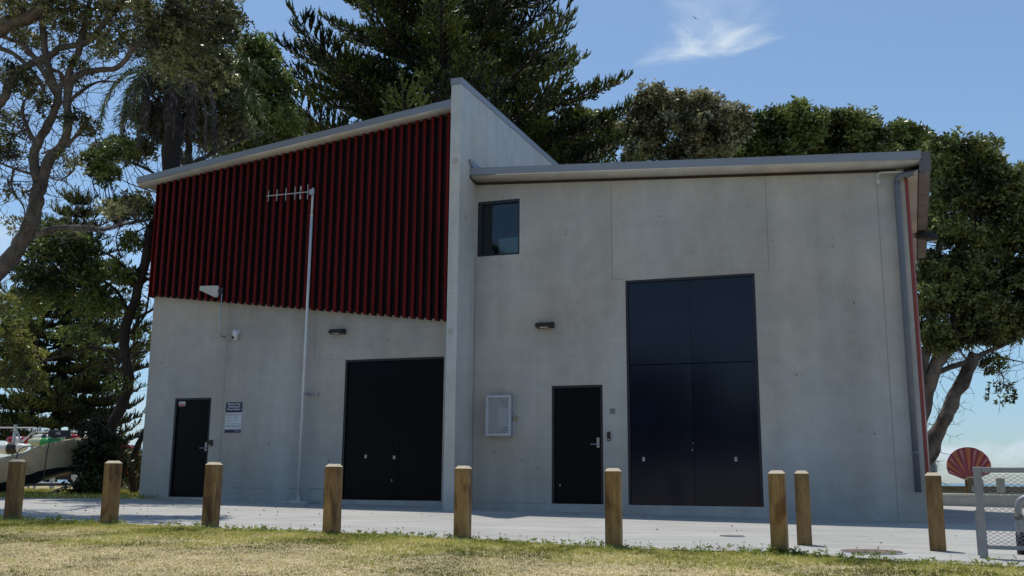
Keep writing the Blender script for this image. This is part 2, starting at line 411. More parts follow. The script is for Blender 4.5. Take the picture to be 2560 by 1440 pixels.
# fin wall
b = MB(); ztf = lambda y: 7.955 + .0420 * (y + .85)
prof = [(XF0, -.85, ZB), (XF0, 8.0, ZB), (XF0, 8.0, ztf(8.0)), (XF0, -.85, ztf(-.85))]
b.prism(prof, (XF1 - XF0, 0, 0)); finw = b.build('fin_wall', M['fin'], B, bevel=.008)
b = MB(); e = .012
prof = [(XF0 - e, -.85 - e, ztf(-.85) - .0), (XF0 - e, 8.02, ztf(8.0)), (XF0 - e, 8.02, ztf(8.0) + .13), (XF0 - e, -.85 - e, ztf(-.85) + .13)]
b.prism(prof, (XF1 - XF0 + 2 * e, 0, 0)); b.build('capping', M['flash'], finw)
# roofs: flashing + slab
def roof(name, x0, x1, nf, top, drop, xw0, xw1, yb, wall_n, label):
    """top(x): top of flashing"""
    H = .14
    b = MB()
    def ring(x): return [(x, -nf, top(x) - H), (x, -nf, top(x)), (x, yb, top(x)), (x, yb, top(x) - H)]
    r0, r1 = ring(x0), ring(x1)
    b.add(r0 + r1, [(0, 1, 2, 3), (7, 6, 5, 4), (0, 4, 5, 1), (1, 5, 6, 2), (2, 6, 7, 3), (3, 7, 4, 0)])
    r = b.build('roof', M['flash'], B); r['label'] = label
    b = MB()                                      # concrete slab edge beneath, curving back to the wall
    pr = [(-nf + .018, 0), (-nf + .02, -.03), (-nf + .05, -.055), (-nf + .12, -.066), (-wall_n + .1, -.068), (-wall_n + .1, 0)]
    xa, xb = x0 + .02, x1 - .02
    vs = [(x, y, top(x) - H - .001 + z) for x in (xa, xb) for y, z in pr]; k = len(pr)
    b.add(vs, [tuple(range(k)), tuple(range(k, 2 * k))[::-1]] + [((i + 1) % k, i, k + i, k + (i + 1) % k) for i in range(k)])
    b.build('slab_edge', M['soffit'], r, True)
    return r
topR = lambda x: 6.403 - .0634 * (x + 2.03)
topL = lambda x: 7.226 + .1175 * (x + 10.6)
rR = roof('roof', XF1 + .003, 6.10, .35, topR, 0, 0, 0, 6.95, 0, 'low grey roof edge over the right wing')
rL = roof('roof', -10.6, XF0 - .003, -.25, topL, 0, 0, 0, 7.8, -.45, 'rising grey roof edge over the red cladding')
# left soffit end wedge (overhang past the wall)
b = MB(); b.prism([(-10.58, .27, topL(-10.58) - .142), (-10.58, 7.6, topL(-10.58) - .142), (-10.10, 7.6, topL(-10.1) - .142), (-10.10, .27, topL(-10.1) - .142)], (0, 0, -.02))
b.build('soffit', M['soffit'], rL)
# packer strip under the right roof
b = MB(); z = rt_top
b.prism([(XF1 + .002, -.035, z(XF1) - .075), (5.70, -.035, z(5.7) - .075), (5.70, -.035, z(5.7) - .002), (XF1 + .002, -.035, z(XF1) - .002)], (0, .033, 0))
b.prism([(XF1 + .004, -.035, z(XF1) - .075), (XF1 + .004, -.34, z(XF1) - .03), (XF1 + .004, -.34, z(XF1) + .02), (XF1 + .004, -.035, z(XF1) - .002)], (.02, 0, 0))
b.build('packer', M['packer'], rR)
# step flashing along the fin
b = MB(); b.prism([(XF1 + .003, -.42, 6.50), (XF1 + .003, -.42, 6.565), (XF1 + .003, 6.5, 6.565), (XF1 + .003, 6.5, 6.40), (XF1 + .003, -.2, 6.42)], (.035, 0, 0)); b.build('apron_flashing', M['flash'], rR)
# side eave of the right wing: smooth soffit board + battened boards, gutter end
eave = lambda y: 5.70
def side_eave():
    zt = 5.70
    def pt(s0, y): return s0 + .0435 * y
    b = MB()
    b.prism([(6.0 - .14, .0, zt), (pt(6.0, -.3), -.3, zt), (pt(6.02, 6.9), 6.9, zt), (pt(5.84, 6.9), 6.9, zt)], (0, 0, .06)) if False else None
    A = [(5.86, .05), (6.03, -.3), (6.33, 6.9), (6.27, 6.9)]
    b.prism([(x, y, zt - .17) for x, y in A], (0, 0, .05)); so_ = b.build('soffit', M['soffit'], rR)
    k = 9
    for i in range(k):
        y0 = -.28 + i * 7.2 / k; y1 = y0 + 7.2 / k - .03
        b = MB(); x0 = 6.05 + (y0 + .3) * .0417; x1 = 6.05 + (y1 + .3) * .0417
        b.prism([(x0, y0, zt - .12), (x0 + .165, y0, zt - .12), (x1 + .165, y1, zt - .12), (x1, y1, zt - .12)], (0, 0, .04)); b.build('soffit_board', M['board'], rR)
    b = MB(); b.prism([(6.03, -.3, zt - .172), (6.05, -.3, zt - .172), (6.35, 6.9, zt - .172), (6.33, 6.9, zt - .172)], (0, 0, .05)); b.build('trim', M['packer'], rR)
    b = MB(); b.prism([(6.06, -.34, zt - .16), (6.24, -.34, zt - .16), (6.24, -.34, zt + .17), (6.103, -.34, zt + .17), (6.103, -.34, zt + .02), (6.06, -.34, zt + .02)], (0, .03, 0))
    b.prism([(6.20, -.31, zt - .08), (6.24, -.31, zt - .08), (6.55, 6.95, zt - .08), (6.51, 6.95, zt - .08)], (0, 0, .25))
    b.build('gutter', mat('brown_grey_gutter', (.12, .115, .125), .5, .1, 3), rR)
    b = MB(); b.prism([(6.0, -.3, zt + .1), (6.22, -.3, zt + .1), (6.53, 6.95, zt + .1), (6.0, 6.95, zt + .1)], (0, 0, .02)); b.build('roof_sheet', M['flash'], rR)
M['board'] = mat('brown_grey_soffit_board', (.19, .17, .155), .7, .1, 2)
side_eave()
# red side cladding
b = MB(); b.prism([(5.835, -.002, -.05), (5.885, -.002, -.05), (6.30, 6.9, -.05), (6.255, 6.9, -.05)], (0, 0, 5.57)); b.build('side_cladding', M['redside'], B)
b = MB()
for zz in (1.9, 3.75): b.prism([(5.88, -.004, zz), (5.888, -.004, zz), (6.303, 6.9, zz), (6.295, 6.9, zz)], (0, 0, .03))
b.build('side_cladding_joint', M['black'], B)
# red ribbed cladding of the left wing
cb = MB(); bot = lambda x: 4.454 - .126 * (x + 10.072)
y0 = -NL
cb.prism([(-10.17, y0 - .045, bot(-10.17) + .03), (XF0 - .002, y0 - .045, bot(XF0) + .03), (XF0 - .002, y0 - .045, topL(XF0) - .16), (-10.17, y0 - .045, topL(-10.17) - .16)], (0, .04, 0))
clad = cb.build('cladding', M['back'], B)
for i in range(44):
    x1 = XF0 - .03 - i * .1795; x0 = x1 - .062
    rb = MB()
    zb0, zb1 = bot(x0) - .02, bot(x1) - .02
    yf = y0 - .17
    # open folded profile: front face, inner cheek
    rb.prism([(x0, yf, zb0), (x1, yf, zb1), (x1, yf, topL(x1) - .15), (x0, yf, topL(x0) - .15)], (0, .012, 0))
    rb.prism([(x0, yf + .012, zb0), (x0 + .008, yf + .012, zb0), (x0 + .008, yf + .012, topL(x0) - .15), (x0, yf + .012, topL(x0) - .15)], (0, .11, 0))
    rb.prism([(x1 - .008, yf + .012, zb1), (x1, yf + .012, zb1), (x1, yf + .012, topL(x1) - .15), (x1 - .008, yf + .012, topL(x1) - .15)], (0, .11, 0))
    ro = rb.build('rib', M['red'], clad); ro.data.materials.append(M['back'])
    for p in ro.data.polygons[6:]: p.material_index = 1  # cheeks coloured dark to stand in for shade inside the gaps
b = MB(); b.box(-10.175, -10.155, y0 - .16, y0 + 2.5, 4.42, 7.1); b.build('end_panel', M['red'], clad)
# panel joints (thin sealant lines)
def vjoint(x, n, z0, z1, wd=.014): return MB().box(x - wd / 2, x + wd / 2, -n - .003, -n + .002, z0, z1)
for x, n, z0, z1 in [(-8.09, NL, -.1, 4.2), (-5.90, NL, 2.86, 3.9), (.69, 0, 4.08, 5.98), (3.52, 0, 4.08, 5.72), (5.38, 0, -.15, 5.55)]:
    MB().box(x - .005, x + .005, -n - .003, -n + .002, z0, z1).build('panel_joint', M['joint'], wR if n == 0 else wL)
for x0, x1, n, z in [(-5.9, -5.15, NL, 2.86), (.69, .94, 0, 4.075), (3.27, 3.52, 0, 4.075), (-2.0, -.55, 0, .0)]:
    MB().box(x0, x1, -n - .003, -n + .002, z - .004, z + .004).build('panel_joint', M['joint'], wR if n == 0 else wL)
MB().box(XF1 + .001, XF1 + .025, -.004, .002, -.1, 4.67).build('panel_joint', M['joint'], wR)
# doors -----------------------------------------------------------------
def door(x0, x1, z1, n, leaves, mt, label, handle=None, plates=(), split=None, hinges=(), hside=0):
    y = -n + .06; fw = .045
    f = MB()
    f.box(x0, x0 + fw, y - .05, y + .04, .0, z1); f.box(x1 - fw, x1, y - .05, y + .04, .0, z1); f.box(x0 + fw, x1 - fw, y - .05, y + .04, z1 - fw, z1)
    D = f.build('door', M['frame'], B); D['label'] = label
    a, c = x0 + fw, x1 - fw; wv = (c - a) / leaves
    for i in range(leaves):
        zs = [(0.0, z1 - fw)] if split is None else [(0.0, split - .001), (split + .001, z1 - fw)]
        for q, (za, zb) in enumerate(zs):
            l_ = MB(); tl = [.004, -.006][i % 2] if leaves > 1 else 0
            xa, xb = a + i * wv + .002, a + (i + 1) * wv - .002
            l_.prism([(xa, y - .012 - tl, za + .008), (xb, y - .012 + tl, za + .008), (xb, y - .012 + tl, zb - .004), (xa, y - .012 - tl, zb - .004)], (0, .04, 0))
            l_.build('leaf', mt, D)
    MB().box(x0, x1, y - .055, y + .1, -.03, 0.0).build('threshold', M['steel'], D)
    for hx, hz in hinges:
        MB().cyl((hx, y - .02, hz - .06), (hx, y - .02, hz + .06), .008).build('hinge', M['bright'], D)
    for hx, hz, hw, hh in plates:
        MB().box(hx - hw / 2, hx + hw / 2, y - .03, y - .012, hz - hh / 2, hz + hh / 2).build('plate', M['bright'], D)
    if handle:
        hx, hz, dr = handle
        h = MB(); h.box(hx - .025, hx + .025, y - .028, y - .012, hz - .09, hz + .09)
        h.cyl((hx, y - .028, hz - .03), (hx, y - .075, hz - .03), .011); h.cyl((hx + .005 * dr, y - .07, hz - .03), (hx - dr * .13, y - .07, hz - .03), .0095)
        h.build('handle', M['bright'], D)
    return D
d1 = door(-9.35, -8.40, 2.125, NL, 1, M['door'], 'narrow black door left of the information sign', (-8.49, 1.07, 1), hinges=[(-9.325, z) for z in (.25, 1.0, 1.55, 1.85)])
b = MB(); b.box(-9.28, -9.11, -NL + .04, -NL + .047, 1.955, 2.055); st = b.build('sticker', M['white'], d1)
MB().box(-9.272, -9.118, -NL + .0365, -NL + .0395, 1.962, 1.995).build('red_band', mat('red_print', (.5, .06, .05), .5, .1, 5), st)
for k in range(2): MB().box(-9.262, -9.128, -NL + .0365, -NL + .0395, 2.008 + k * .02, 2.016 + k * .02).build('print_line', mat('grey_print', (.3, .3, .33), .5, .1, 5), st)
d2 = door(-5.15, -2.60, 2.84, NL, 2, M['door'], 'tall black double door beneath the red cladding', None, plates=[(-4.62, .86, .05, .07), (-3.98, .84, .05, .07), (-4.02, .39, .015, .05)], hinges=[(-5.125, z) for z in (.3, 1.45, 2.35, 2.6)])
d3 = door(-.48, .49, 2.135, 0, 1, M['door'], 'narrow black door with steel handle in the right wing', (.388, 1.09, 1), plates=[(-.33, .33, .02, .035)], hinges=[(-.455, z) for z in (.25, 1.12, 1.7, 1.9)])
d4 = door(.94, 3.27, 4.04, 0, 2, M['doorbig'], 'very tall glossy midnight blue double door', None, plates=[(1.217, .795, .045, .075), (2.827, .796, .045, .075), (2.085, .954, .015, .03), (2.1, 1.07, .012, .02)], split=2.475,
          hinges=[(.965, z) for z in (.25, 1.6, 2.75, 3.5, 3.75)] + [(3.245, z) for z in (.25, 1.65, 2.75, 3.55, 3.75)])
# window -----------------------------------------------------------------
mg, tg, bg_ = mat_new('window_glass'); gl = tg.nodes.new('ShaderNodeBsdfGlossy'); gl.inputs['Roughness'].default_value = .02; gl.inputs[0].default_value = (.75, .85, .95, 1)
trn = tg.nodes.new('ShaderNodeBsdfTransparent'); trn.inputs[0].default_value = (.55, .62, .66, 1); fr = tg.nodes.new('ShaderNodeFresnel'); fr.inputs[0].default_value = 1.7
ms = tg.nodes.new('ShaderNodeMixShader'); tg.links.new(fr.outputs[0], ms.inputs[0]); tg.links.new(trn.outputs[0], ms.inputs[1]); tg.links.new(gl.outputs[0], ms.inputs[2]); tg.links.new(ms.outputs[0], tg.nodes['Material Output'].inputs[0])
f = MB(); y = .05
f.box(-2.0, -1.915, y - .05, y + .03, 4.69, 5.80); f.box(-1.155, -1.13, y - .05, y + .03, 4.69, 5.80); f.box(-1.915, -1.155, y - .05, y + .03, 5.74, 5.80); f.box(-1.915, -1.155, y - .05, y + .03, 4.69, 4.72)
win = f.build('window', M['frame'], B)
b = MB(); b.quad((-1.915, y, 4.72), (-1.155, y, 4.72), (-1.155, y, 5.74), (-1.915, y, 5.74)); b.build('pane', mg, win)
b = MB(); b.box(-1.575, -1.555, y + .01, y + .04, 4.72, 5.06); b.build('mullion', M['offwhite'], win)
mf, tf, bf = mat_new('frosted_film'); bf.inputs['Base Color'].default_value = (.35, .5, .52, 1); bf.inputs['Roughness'].default_value = .4
b = MB(); b.quad((-1.555, y + .03, 4.72), (-1.155, y + .03, 4.72), (-1.155, y + .03, 5.05), (-1.555, y + .03, 5.05)); b.build('lower_sash', mf, win)
b = MB(); room = (-2.02, 1.0, .12, 2.0, 3.6, 5.95)
x0, x1, ya, yb, za, zb = room
b.quad((x0, yb, za), (x1, yb, za), (x1, yb, zb), (x0, yb, zb)); b.quad((x0, ya, za), (x0, yb, za), (x0, yb, zb), (x0, ya, zb)); b.quad((x1, ya, za), (x1, ya, zb), (x1, yb, zb), (x1, yb, za))
b.quad((x0, ya, zb), (x0, yb, zb), (x1, yb, zb), (x1, ya, zb)); b.quad((x0, ya, za), (x1, ya, za), (x1, yb, za), (x0, yb, za))
b.build('room_lining', mat('painted_room', (.25, .26, .26), .8, .1, 2), win)
# downpipe and goose-neck vent -------------------------------------------
dp = MB(); yy = -.10
dp.tube(catmull([(6.20, yy - .06, 5.585), (5.95, yy - .03, 5.575), (5.80, yy, 5.565), (5.735, yy, 5.53), (5.705, yy, 5.46), (5.70, yy, 5.2), (5.70, yy, 3)], 5) + [Vector((5.70, yy, .27))], .051, 14)
dpo = dp.build('downpipe', M['pipe'], B, True)
for z in (.9, 3.1, 5.25):
    MB().cyl((5.70, yy, z - .02), (5.70, yy, z + .02), .058, k=16).build('clip', M['pipe'], dpo); 
g = MB(); g.tube(catmull([(5.86, -.09, 5.52), (5.85, -.10, 5.59), (5.79, -.11, 5.615), (5.6, -.12, 5.63), (5.45, -.13, 5.63), (5.41, -.14, 5.60), (5.405, -.14, 5.53)], 4), .017, 8)
go = g.build('conduit', M['offwhite'], B, True)
s_ = MB(); s_.cyl((5.405, -.14, 5.52), (5.405, -.14, 5.50), .035, .05, 14); s_.cyl((5.405, -.14, 5.50), (5.405, -.14, 5.45), .05, .05, 14); s_.cyl((5.405, -.14, 5.45), (5.405, -.14, 5.425), .05, .02, 14)
s_.build('cowl', M['offwhite'], go, True)
# small wall marks that are real: vents, lifting recess patches
for x in (-7.6, -7.1, -6.2, -5.7): MB().box(x - .17, x + .17, -NL - .004, -NL + .002, .195, .215).build('vent_slot', M['joint'], wL)
for z in (3.36, 3.46): MB().box(-8.2, -7.98, -NL - .004, -NL + .002, z, z + .013).build('vent_slot', M['joint'], wL)
for x, z, r in [(.70, 3.30, .07), (3.60, 1.35, .05), (-1.3, 3.9, .05), (2.1, 4.9, .06)]:
    MB().cyl((x, -.0035, z), (x, .002, z), r, k=16).build('grout_patch', M['grout'], wR)
for x, z in [(-1.6, .9), (-.75, .62), (-1.05, .75), (4.6, 4.4), (3.9, 2.2), (4.9, 3.4), (1.6, 5.2), (-.2, 5.0), (5.1, 1.2)]:
    MB().box(x - .008 - .01 * (z % .7), x + .012, -.003, .002, z, z + .02 + .04 * (x % .5)).build('chip', M['chip'], wR)
for x, z in [(-6.9, 1.1), (-5.45, .75), (-9.8, 2.9), (-7.2, 2.7), (-4.2, 3.2)]:
    MB().box(x - .008, x + .012, -NL - .003, -NL + .002, z, z + .05).build('chip', M['chip'], wL)
MB().cyl((XF1 + .0035, -.5, 5.35), (XF1 - .002, -.5, 5.35), .07, k=16).build('grout_patch', M['grout'], finw)
MB().cyl((XF1 - .12, -.8535, 3.1), (XF1 - .12, -.84, 3.1), .06, k=16).build('grout_patch', M['grout'], finw)
MB().cyl((XF1 - .10, -.8535, 6.4), (XF1 - .10, -.84, 6.4), .065, k=16).build('grout_patch', M['grout'], finw)
b = MB(); b.box(.62, .72, -.003, .002, 1.6, 1.7); b.build('patch', mat('dark_patch', (.2, .2, .2), .8, .1, 9), wR)

# ------------------------------------------------------------------ things on the facade
def wlight(s, n, z, label):
    t = thing('wall_light', label, 'wall light', W(s, n, z), TH, 'black wall lights above the doors')
    h = MB(); h.prism([(-.17, 0, -.05), (-.17, 0, .055), (-.17, -.10, .055), (-.17, -.16, .02), (-.17, -.16, -.03)], (.34, 0, 0))
    h.build('housing', M['black'], t, bevel=.01)
    MB().box(-.09, .06, -.12, -.09, -.053, -.03).build('diffuser', M['offwhite'], t)
    return t
wl1 = wlight(-5.33, NL, 3.43, 'black wedge wall light above the double door under the red cladding')
wl2 = wlight(-.59, 0, 3.265, 'black wedge wall light high above the narrow door of the right wing')
# sign
def text_mesh(txt, size, mt, parent, loc, name='lettering', align='CENTER', bold=0.0):
    cu = bpy.data.curves.new('txt', 'FONT'); cu.body = txt; cu.size = size; cu.align_x = align; cu.extrude = .0008; cu.offset = bold
    cu.resolution_u = 3
    ob = bpy.data.objects.new('tmp', cu); C.collection.objects.link(ob)
    me = bpy.data.meshes.new_from_object(ob.evaluated_get(bpy.context.evaluated_depsgraph_get())); bpy.data.objects.remove(ob)
    me.materials.clear(); me.materials.append(mt)
    o = bpy.data.objects.new(name, me); C.collection.objects.link(o); o.parent = parent
    o.location = loc; o.rotation_euler = (math.pi / 2, 0, 0); return o
sg = thing('information_sign', 'navy and white pump station information sign on the concrete wall', 'sign', W(-7.80, NL, 1.36), TH)
MN = mat('navy_print', (.010, .016, .06), .4, .05, 3); MP = mat('white_print', (.62, .64, .68), .4, .03, 3); MG = mat('pale_print_grey', (.23, .27, .30), .5, .05, 3)
pan = MB().box(-.205, .205, -.012, -.001, 0, .65).build('panel', MP, sg)
MB().box(-.205, .205, -.0135, -.0125, .43, .65).build('header', MN, pan); MB().box(-.205, .205, -.0135, -.0125, 0, .07).build('footer', MN, pan)
for i, tx in enumerate(['Mairangi Bay', 'Wastewater', 'Pump Station']): text_mesh(tx, .062, MP, sg, (0, -.0145, .592 - i * .056), bold=.0012)
b = MB(); b.box(-.19, -.05, -.0138, -.0125, .375, .388); b.build('black_rule', M['black'], pan)
b = MB(); b.box(-.05, .19, -.0138, -.0125, .375, .388); b.build('red_rule', mat('rust_print', (.45, .10, .06), .5, .05, 3), pan)
b = MB()
for i in range(4): b.box(-.185, -.04 - .02 * (i % 2), -.0138, -.0125, .325 - i * .034, .333 - i * .034)
for i in range(3): b.box(-.0, .14 - .03 * i, -.0138, -.0125, .325 - i * .034, .333 - i * .034)
b.box(-.18, .18, -.0138, -.0125, .188, .196)
for i in range(7): b.box(-.18 + i * .054, -.152 + i * .054, -.0138, -.0125, .125, .16); b.box(-.182 + i * .054, -.145 + i * .054, -.0138, -.0125, .10, .106)
b.build('fine_print', MG, pan)
text_mesh('Watercare', .034, MP, sg, (.185, -.0145, .028), align='RIGHT'); 
# card readers
def reader(s, n, z, w_, h_, label, dx=0):
    t = thing('card_reader', label, 'card reader', W(s, n, z), TH)
    MB().box(-w_ / 2, w_ / 2, -.04, 0, -h_ / 2, h_ / 2).build('housing', M['black'], t, bevel=.006)
    MB().box(-w_ / 4, w_ / 4, -.0425, -.0405, -h_ * .42, -h_ * .3).build('indicator', M['offwhite'], t); return t
reader(.60, 0, 1.20, .058, .16, 'slim black card reader beside the narrow door of the right wing')
reader(-8.345, NL, 1.145, .11, .13, 'squat black card reader right of the leftmost door')
# security camera
t = thing('security_camera', 'white cylindrical security camera on the wall under the cladding', 'camera', W(-7.84, NL, 3.46), TH)
b = MB(); b.box(-.06, .06, -.03, 0, .02, .13); b.tube([(0, -.07, .11), (0, -.07, .0), (0, -.07, -.07)], [.062, .062, .06], 16); b.tube([(0, -.07, -.07), (0, -.07, -.10), (0, -.07, -.118)], [.06, .045, .012], 16)
b.build('housing', M['white'], t, True)
MB().cyl((-.02, -.12, -.055), (-.027, -.138, -.066), .036, .034, 16).build('lens', M['lens'], t)
# panel antenna on bent pole
t = thing('panel_antenna', 'white wedge panel antenna on a thin bent pole over the red cladding', 'antenna', W(-8.155, NL, 3.44), TH)
b = MB(); b.tube([(.0, -.0, 0), (0, -.12, 0.0), (0, -.20, .05), (0, -.21, .2), (0, -.21, 1.06)], .014, 8); b.build('pole', M['steel'], t, True)
b = MB(); b.prism([(-.58, -.24, 1.11), (-.56, -.24, 1.135), (-.12, -.24, 1.12), (-.085, -.24, 1.09), (-.085, -.24, .90), (-.12, -.24, .86), (-.16, -.24, .855), (-.58, -.24, 1.04)], (0, .06, 0)); b.build('radome', M['offwhite'], t, bevel=.012)
MB().box(-.085, .012, -.235, -.195, .95, 1.03).build('bracket', M['black'], t)
# mast with yagi
t = thing('antenna_mast', 'tall galvanised antenna mast standing on a concrete pad before the cladding', 'mast', W(-5.97, -.35, gz(-5.97, -.35)), TH)
g0 = -gz(-5.97, -.35)
b = MB(); b.cyl((0, 0, .03), (0, 0, 5.95 + g0), .030, .030, 12); b.cyl((0, 0, 5.95 + g0), (0, 0, 6.56 + g0), .024, .024, 12); b.cyl((0, 0, 5.93 + g0), (0, 0, 5.96 + g0), .033, k=12)
b.build('pole', mat('pale_zinc_pole', (.66, .68, .70), .45, .06, 6), t, True)
MB().box(-.42, .38, -.28, .2, -.01, .045).build('footing', M['wall'], t, bevel=.015)
b = MB(); b.box(-.12, .12, -.12, .12, .045, .06); b.cyl((0, 0, .06), (0, 0, .16), .045)
for i in (-1, 1):
    for j in (-1, 1): b.cyl((i * .09, j * .09, .06), (i * .09, j * .09, .10), .012, k=6)
b.build('base_plate', M['steel'], t)
b = MB(); b.box(-.045, .045, -.03, .25, 2.12 + g0, 2.16 + g0); b.cyl((.2, .25, 2.14 + g0), (.2, .19, 2.14 + g0), .028, k=10); b.cyl((.04, .22, 2.14 + g0), (.2, .22, 2.14 + g0), .010, k=6); b.build('wall_bracket', M['steel'], t)
y_ = thing('yagi_antenna', 'thin six element aerial clamped to the top of the mast', 'aerial', W(-5.97, -.35, 6.47), TH)
b = MB(); b.cyl((.07, -.045, 0), (-1.13, -.045, 0.0), .0125, k=8); b.build('boom', M['bright2'] if 'bright2' in M else M['steel'], y_)
b = MB(); b.box(-.05, .06, -.06, -.024, -.07, .05); b.build('clamp', M['steel'], y_)
MY = mat('tinned_aluminium', (.52, .46, .42), .5, .05, 5, metal=.3)
for i, (x, h) in enumerate([(-1.08, .125), (-.865, .13), (-.64, .14), (-.415, .145), (-.285, .145), (-.10, .165)]):
    b = MB(); b.cyl((x - .0, -.045, -h), (x, -.045, h), .0085, k=6)
    if i == 4: b.cyl((x + .018, -.045, .06), (x + .018, -.045, h), .012, k=6); b.cyl((x + .018, -.045, -h), (x + .018, -.045, -.06), .012, k=6)
    b.build('element', MY, y_)
# perforated cage
def cage():
    t = thing('perforated_cage', 'galvanised perforated steel cage padlocked on the concrete wall', 'cage', W(-1.45, 0, 1.215), TH)
    w_, h_, d_ = .50, .755, .17; x0, x1 = -w_ / 2 - .02, w_ / 2 - .02
    b = MB(); fw = .05
    for a, c, e, f_ in [(x0, x0 + fw, 0, h_), (x1 - fw, x1, 0, h_), (x0 + fw, x1 - fw, 0, fw), (x0 + fw, x1 - fw, h_ - fw, h_)]: b.box(a, c, -d_, -d_ + .03, e, f_)
    b.build('face_frame', M['cagesteel'], t)
    # perforated sheet: real bars lattice
    b = MB(); nx, nz = 15, 22; gx0, gx1, gz0, gz1 = x0 + fw, x1 - fw, fw, h_ - fw
    dx = (gx1 - gx0) / nx; dz = (gz1 - gz0) / nz; y = -d_ + .018
    for j in range(nz):
        for i in range(nx + 1):
            cx = gx0 + (i + (.5 if j % 2 else 0)) * dx; cz = gz0 + (j + .5) * dz; hx, hz = dx * .5, dz * .5
            ox = []
            # plate cell with a hexagonal hole
            if cx - hx < gx0 - 1e-6 or cx + hx > gx1 + 1e-6: 
                lo, hi = max(gx0, cx - hx), min(gx1, cx + hx)
                if hi > lo: b.quad((lo, y, cz - hz), (hi, y, cz - hz), (hi, y, cz + hz), (lo, y, cz + hz))
                continue
            k = 6; hole = [(cx + math.cos(math.pi / 6 + q * math.pi / 3) * dx * .36, y, cz + math.sin(math.pi / 6 + q * math.pi / 3) * dz * .42) for q in range(k)]
            rim = [(cx + hx, y, cz + hz * .5), (cx, y, cz + hz), (cx - hx, y, cz + hz * .5), (cx - hx, y, cz - hz * .5), (cx, y, cz - hz), (cx + hx, y, cz - hz * .5)]
            rim = [(cx + hx, y, cz + hz), (cx, y, cz + hz), (cx - hx, y, cz + hz), (cx - hx, y, cz - hz), (cx, y, cz - hz), (cx + hx, y, cz - hz)]
            b.add(hole + rim, [(q, 6 + q, 6 + (q + 1) % 6, (q + 1) % 6) for q in range(6)])
    b.build('perforated_face', M['cagesteel'], t)
    b = MB(); b.box(x0, x1, -d_ + .03, 0, h_ - .006, h_); b.box(x0, x1, -d_ + .03, 0, 0, .006); b.box(x0, x0 + .006, -d_ + .03, 0, .006, h_ - .006)
    b.build('side_plate', M['cagesteel'], t)
    b = MB()
    for i in range(24): b.box(x1 - .006, x1, -d_ + .03, -.02, .006 + i * (h_ - .012) / 24, .006 + (i + .55) * (h_ - .012) / 24)
    b.box(x1 - .006, x1 + .0, -.02, 0, .006, h_ - .006); b.box(x1, x1 + .018, -.05, 0, 0, h_); b.build('side_plate', M['cagesteel'], t)
    b = MB(); b.box(x1 + .018, x1 + .14, -.012, -.003, .36, .40); b.box(x1 + .0, x1 + .06, -.07, -.06, .355, .375); b.build('hasp', M['steel'], t)
    b = MB(); b.box(x1 + .02, x1 + .07, -.09, -.055, .29, .335); b.tube([(x1 + .03, -.07, .335), (x1 + .03, -.07, .36), (x1 + .045, -.07, .372), (x1 + .06, -.07, .36), (x1 + .06, -.07, .335)], .005, 6); b.build('padlock', mat('brass', (.45, .35, .16), .4, .1, 5, metal=.6), t)
    e = MB(); e.box(-.05, .16, -.11, -.02, .16, .52); e.build('sensor_box', mat('pale_grey_box', (.5, .52, .55), .5, .05, 5), t, bevel=.01)
    e = MB(); e.box(-.03, .16, -.004, -.001, .05, .7); e.build('back_plate', M['black'], t)
M['cagesteel'] = mat('dull_galvanised', (.44, .46, .49), .55, .08, 8)
cage()
# flood light on side eave
t = thing('floodlight', 'black floodlight with pale lens under the right side eave', 'floodlight', W(6.50, -4.2, 5.35), TH)
b = MB(); b.prism([(-.30, -.12, .10), (.10, -.12, .02), (.10, -.12, .12), (-.05, -.12, .20), (-.30, -.12, .18)], (0, .24, 0)); b.build('housing', M['black'], t, bevel=.01)
MB().box(.02, .09, -.07, .07, -.005, .018).build('lens', M['offwhite'], t)
b = MB(); b.tube([(-.28, 0, .12), (-.38, 0, .12), (-.42, 0, .2)], .012, 6); b.build('arm', M['black'], t)

# ------------------------------------------------------------------ timber bollards
def bollard_parts(t):
    w_ = .0775; h = .80
    b = MB(); b.add([(-w_, -w_, -.25), (w_, -w_, -.25), (w_, w_, -.25), (-w_, w_, -.25), (-w_, -w_, h - .032), (w_, -w_, h - .032), (w_, w_, h - .032), (-w_, w_, h - .032)],
          [(0, 1, 5, 4), (1, 2, 6, 5), (2, 3, 7, 6), (3, 0, 4, 7)])
    p = b.build('post', M['timber'], t)
    k = .048; b = MB(); z0, z1 = h - .032, h
    b.add([(-w_, -w_, z0), (w_, -w_, z0), (w_, w_, z0), (-w_, w_, z0), (-k, -k, z1), (k, -k, z1), (k, k, z1), (-k, k, z1)], [(0, 1, 5, 4), (1, 2, 6, 5), (2, 3, 7, 6), (3, 0, 4, 7), (4, 5, 6, 7)])
    c = b.build('bevelled_top', M['timbertop'], t)
    return p, c
BOL = [(-5.95, 6.88, 'squared timber bollard at the left edge in front of the covered boat'),
       (-4.28, 6.95, 'squared timber bollard left of the building in front of the dark bush'),
       (-2.81, 6.85, 'squared timber bollard in front of the leftmost black door'),
       (-1.03, 6.97, 'squared timber bollard at the left edge of the double door under the cladding'),
       (.61, 6.93, 'squared timber bollard in front of the tall concrete fin wall'),
       (2.43, 7.25, 'squared timber bollard between the narrow right wing door and the very tall door'),
       (4.08, 7.15, 'squared timber bollard with green weeds at its foot, nearest the camera'),
       (4.25, 5.98, 'squared timber bollard set back on the concrete, right of the very tall door'),
       (5.58, 6.09, 'squared timber bollard on the concrete in front of the building corner')]
bolls = []
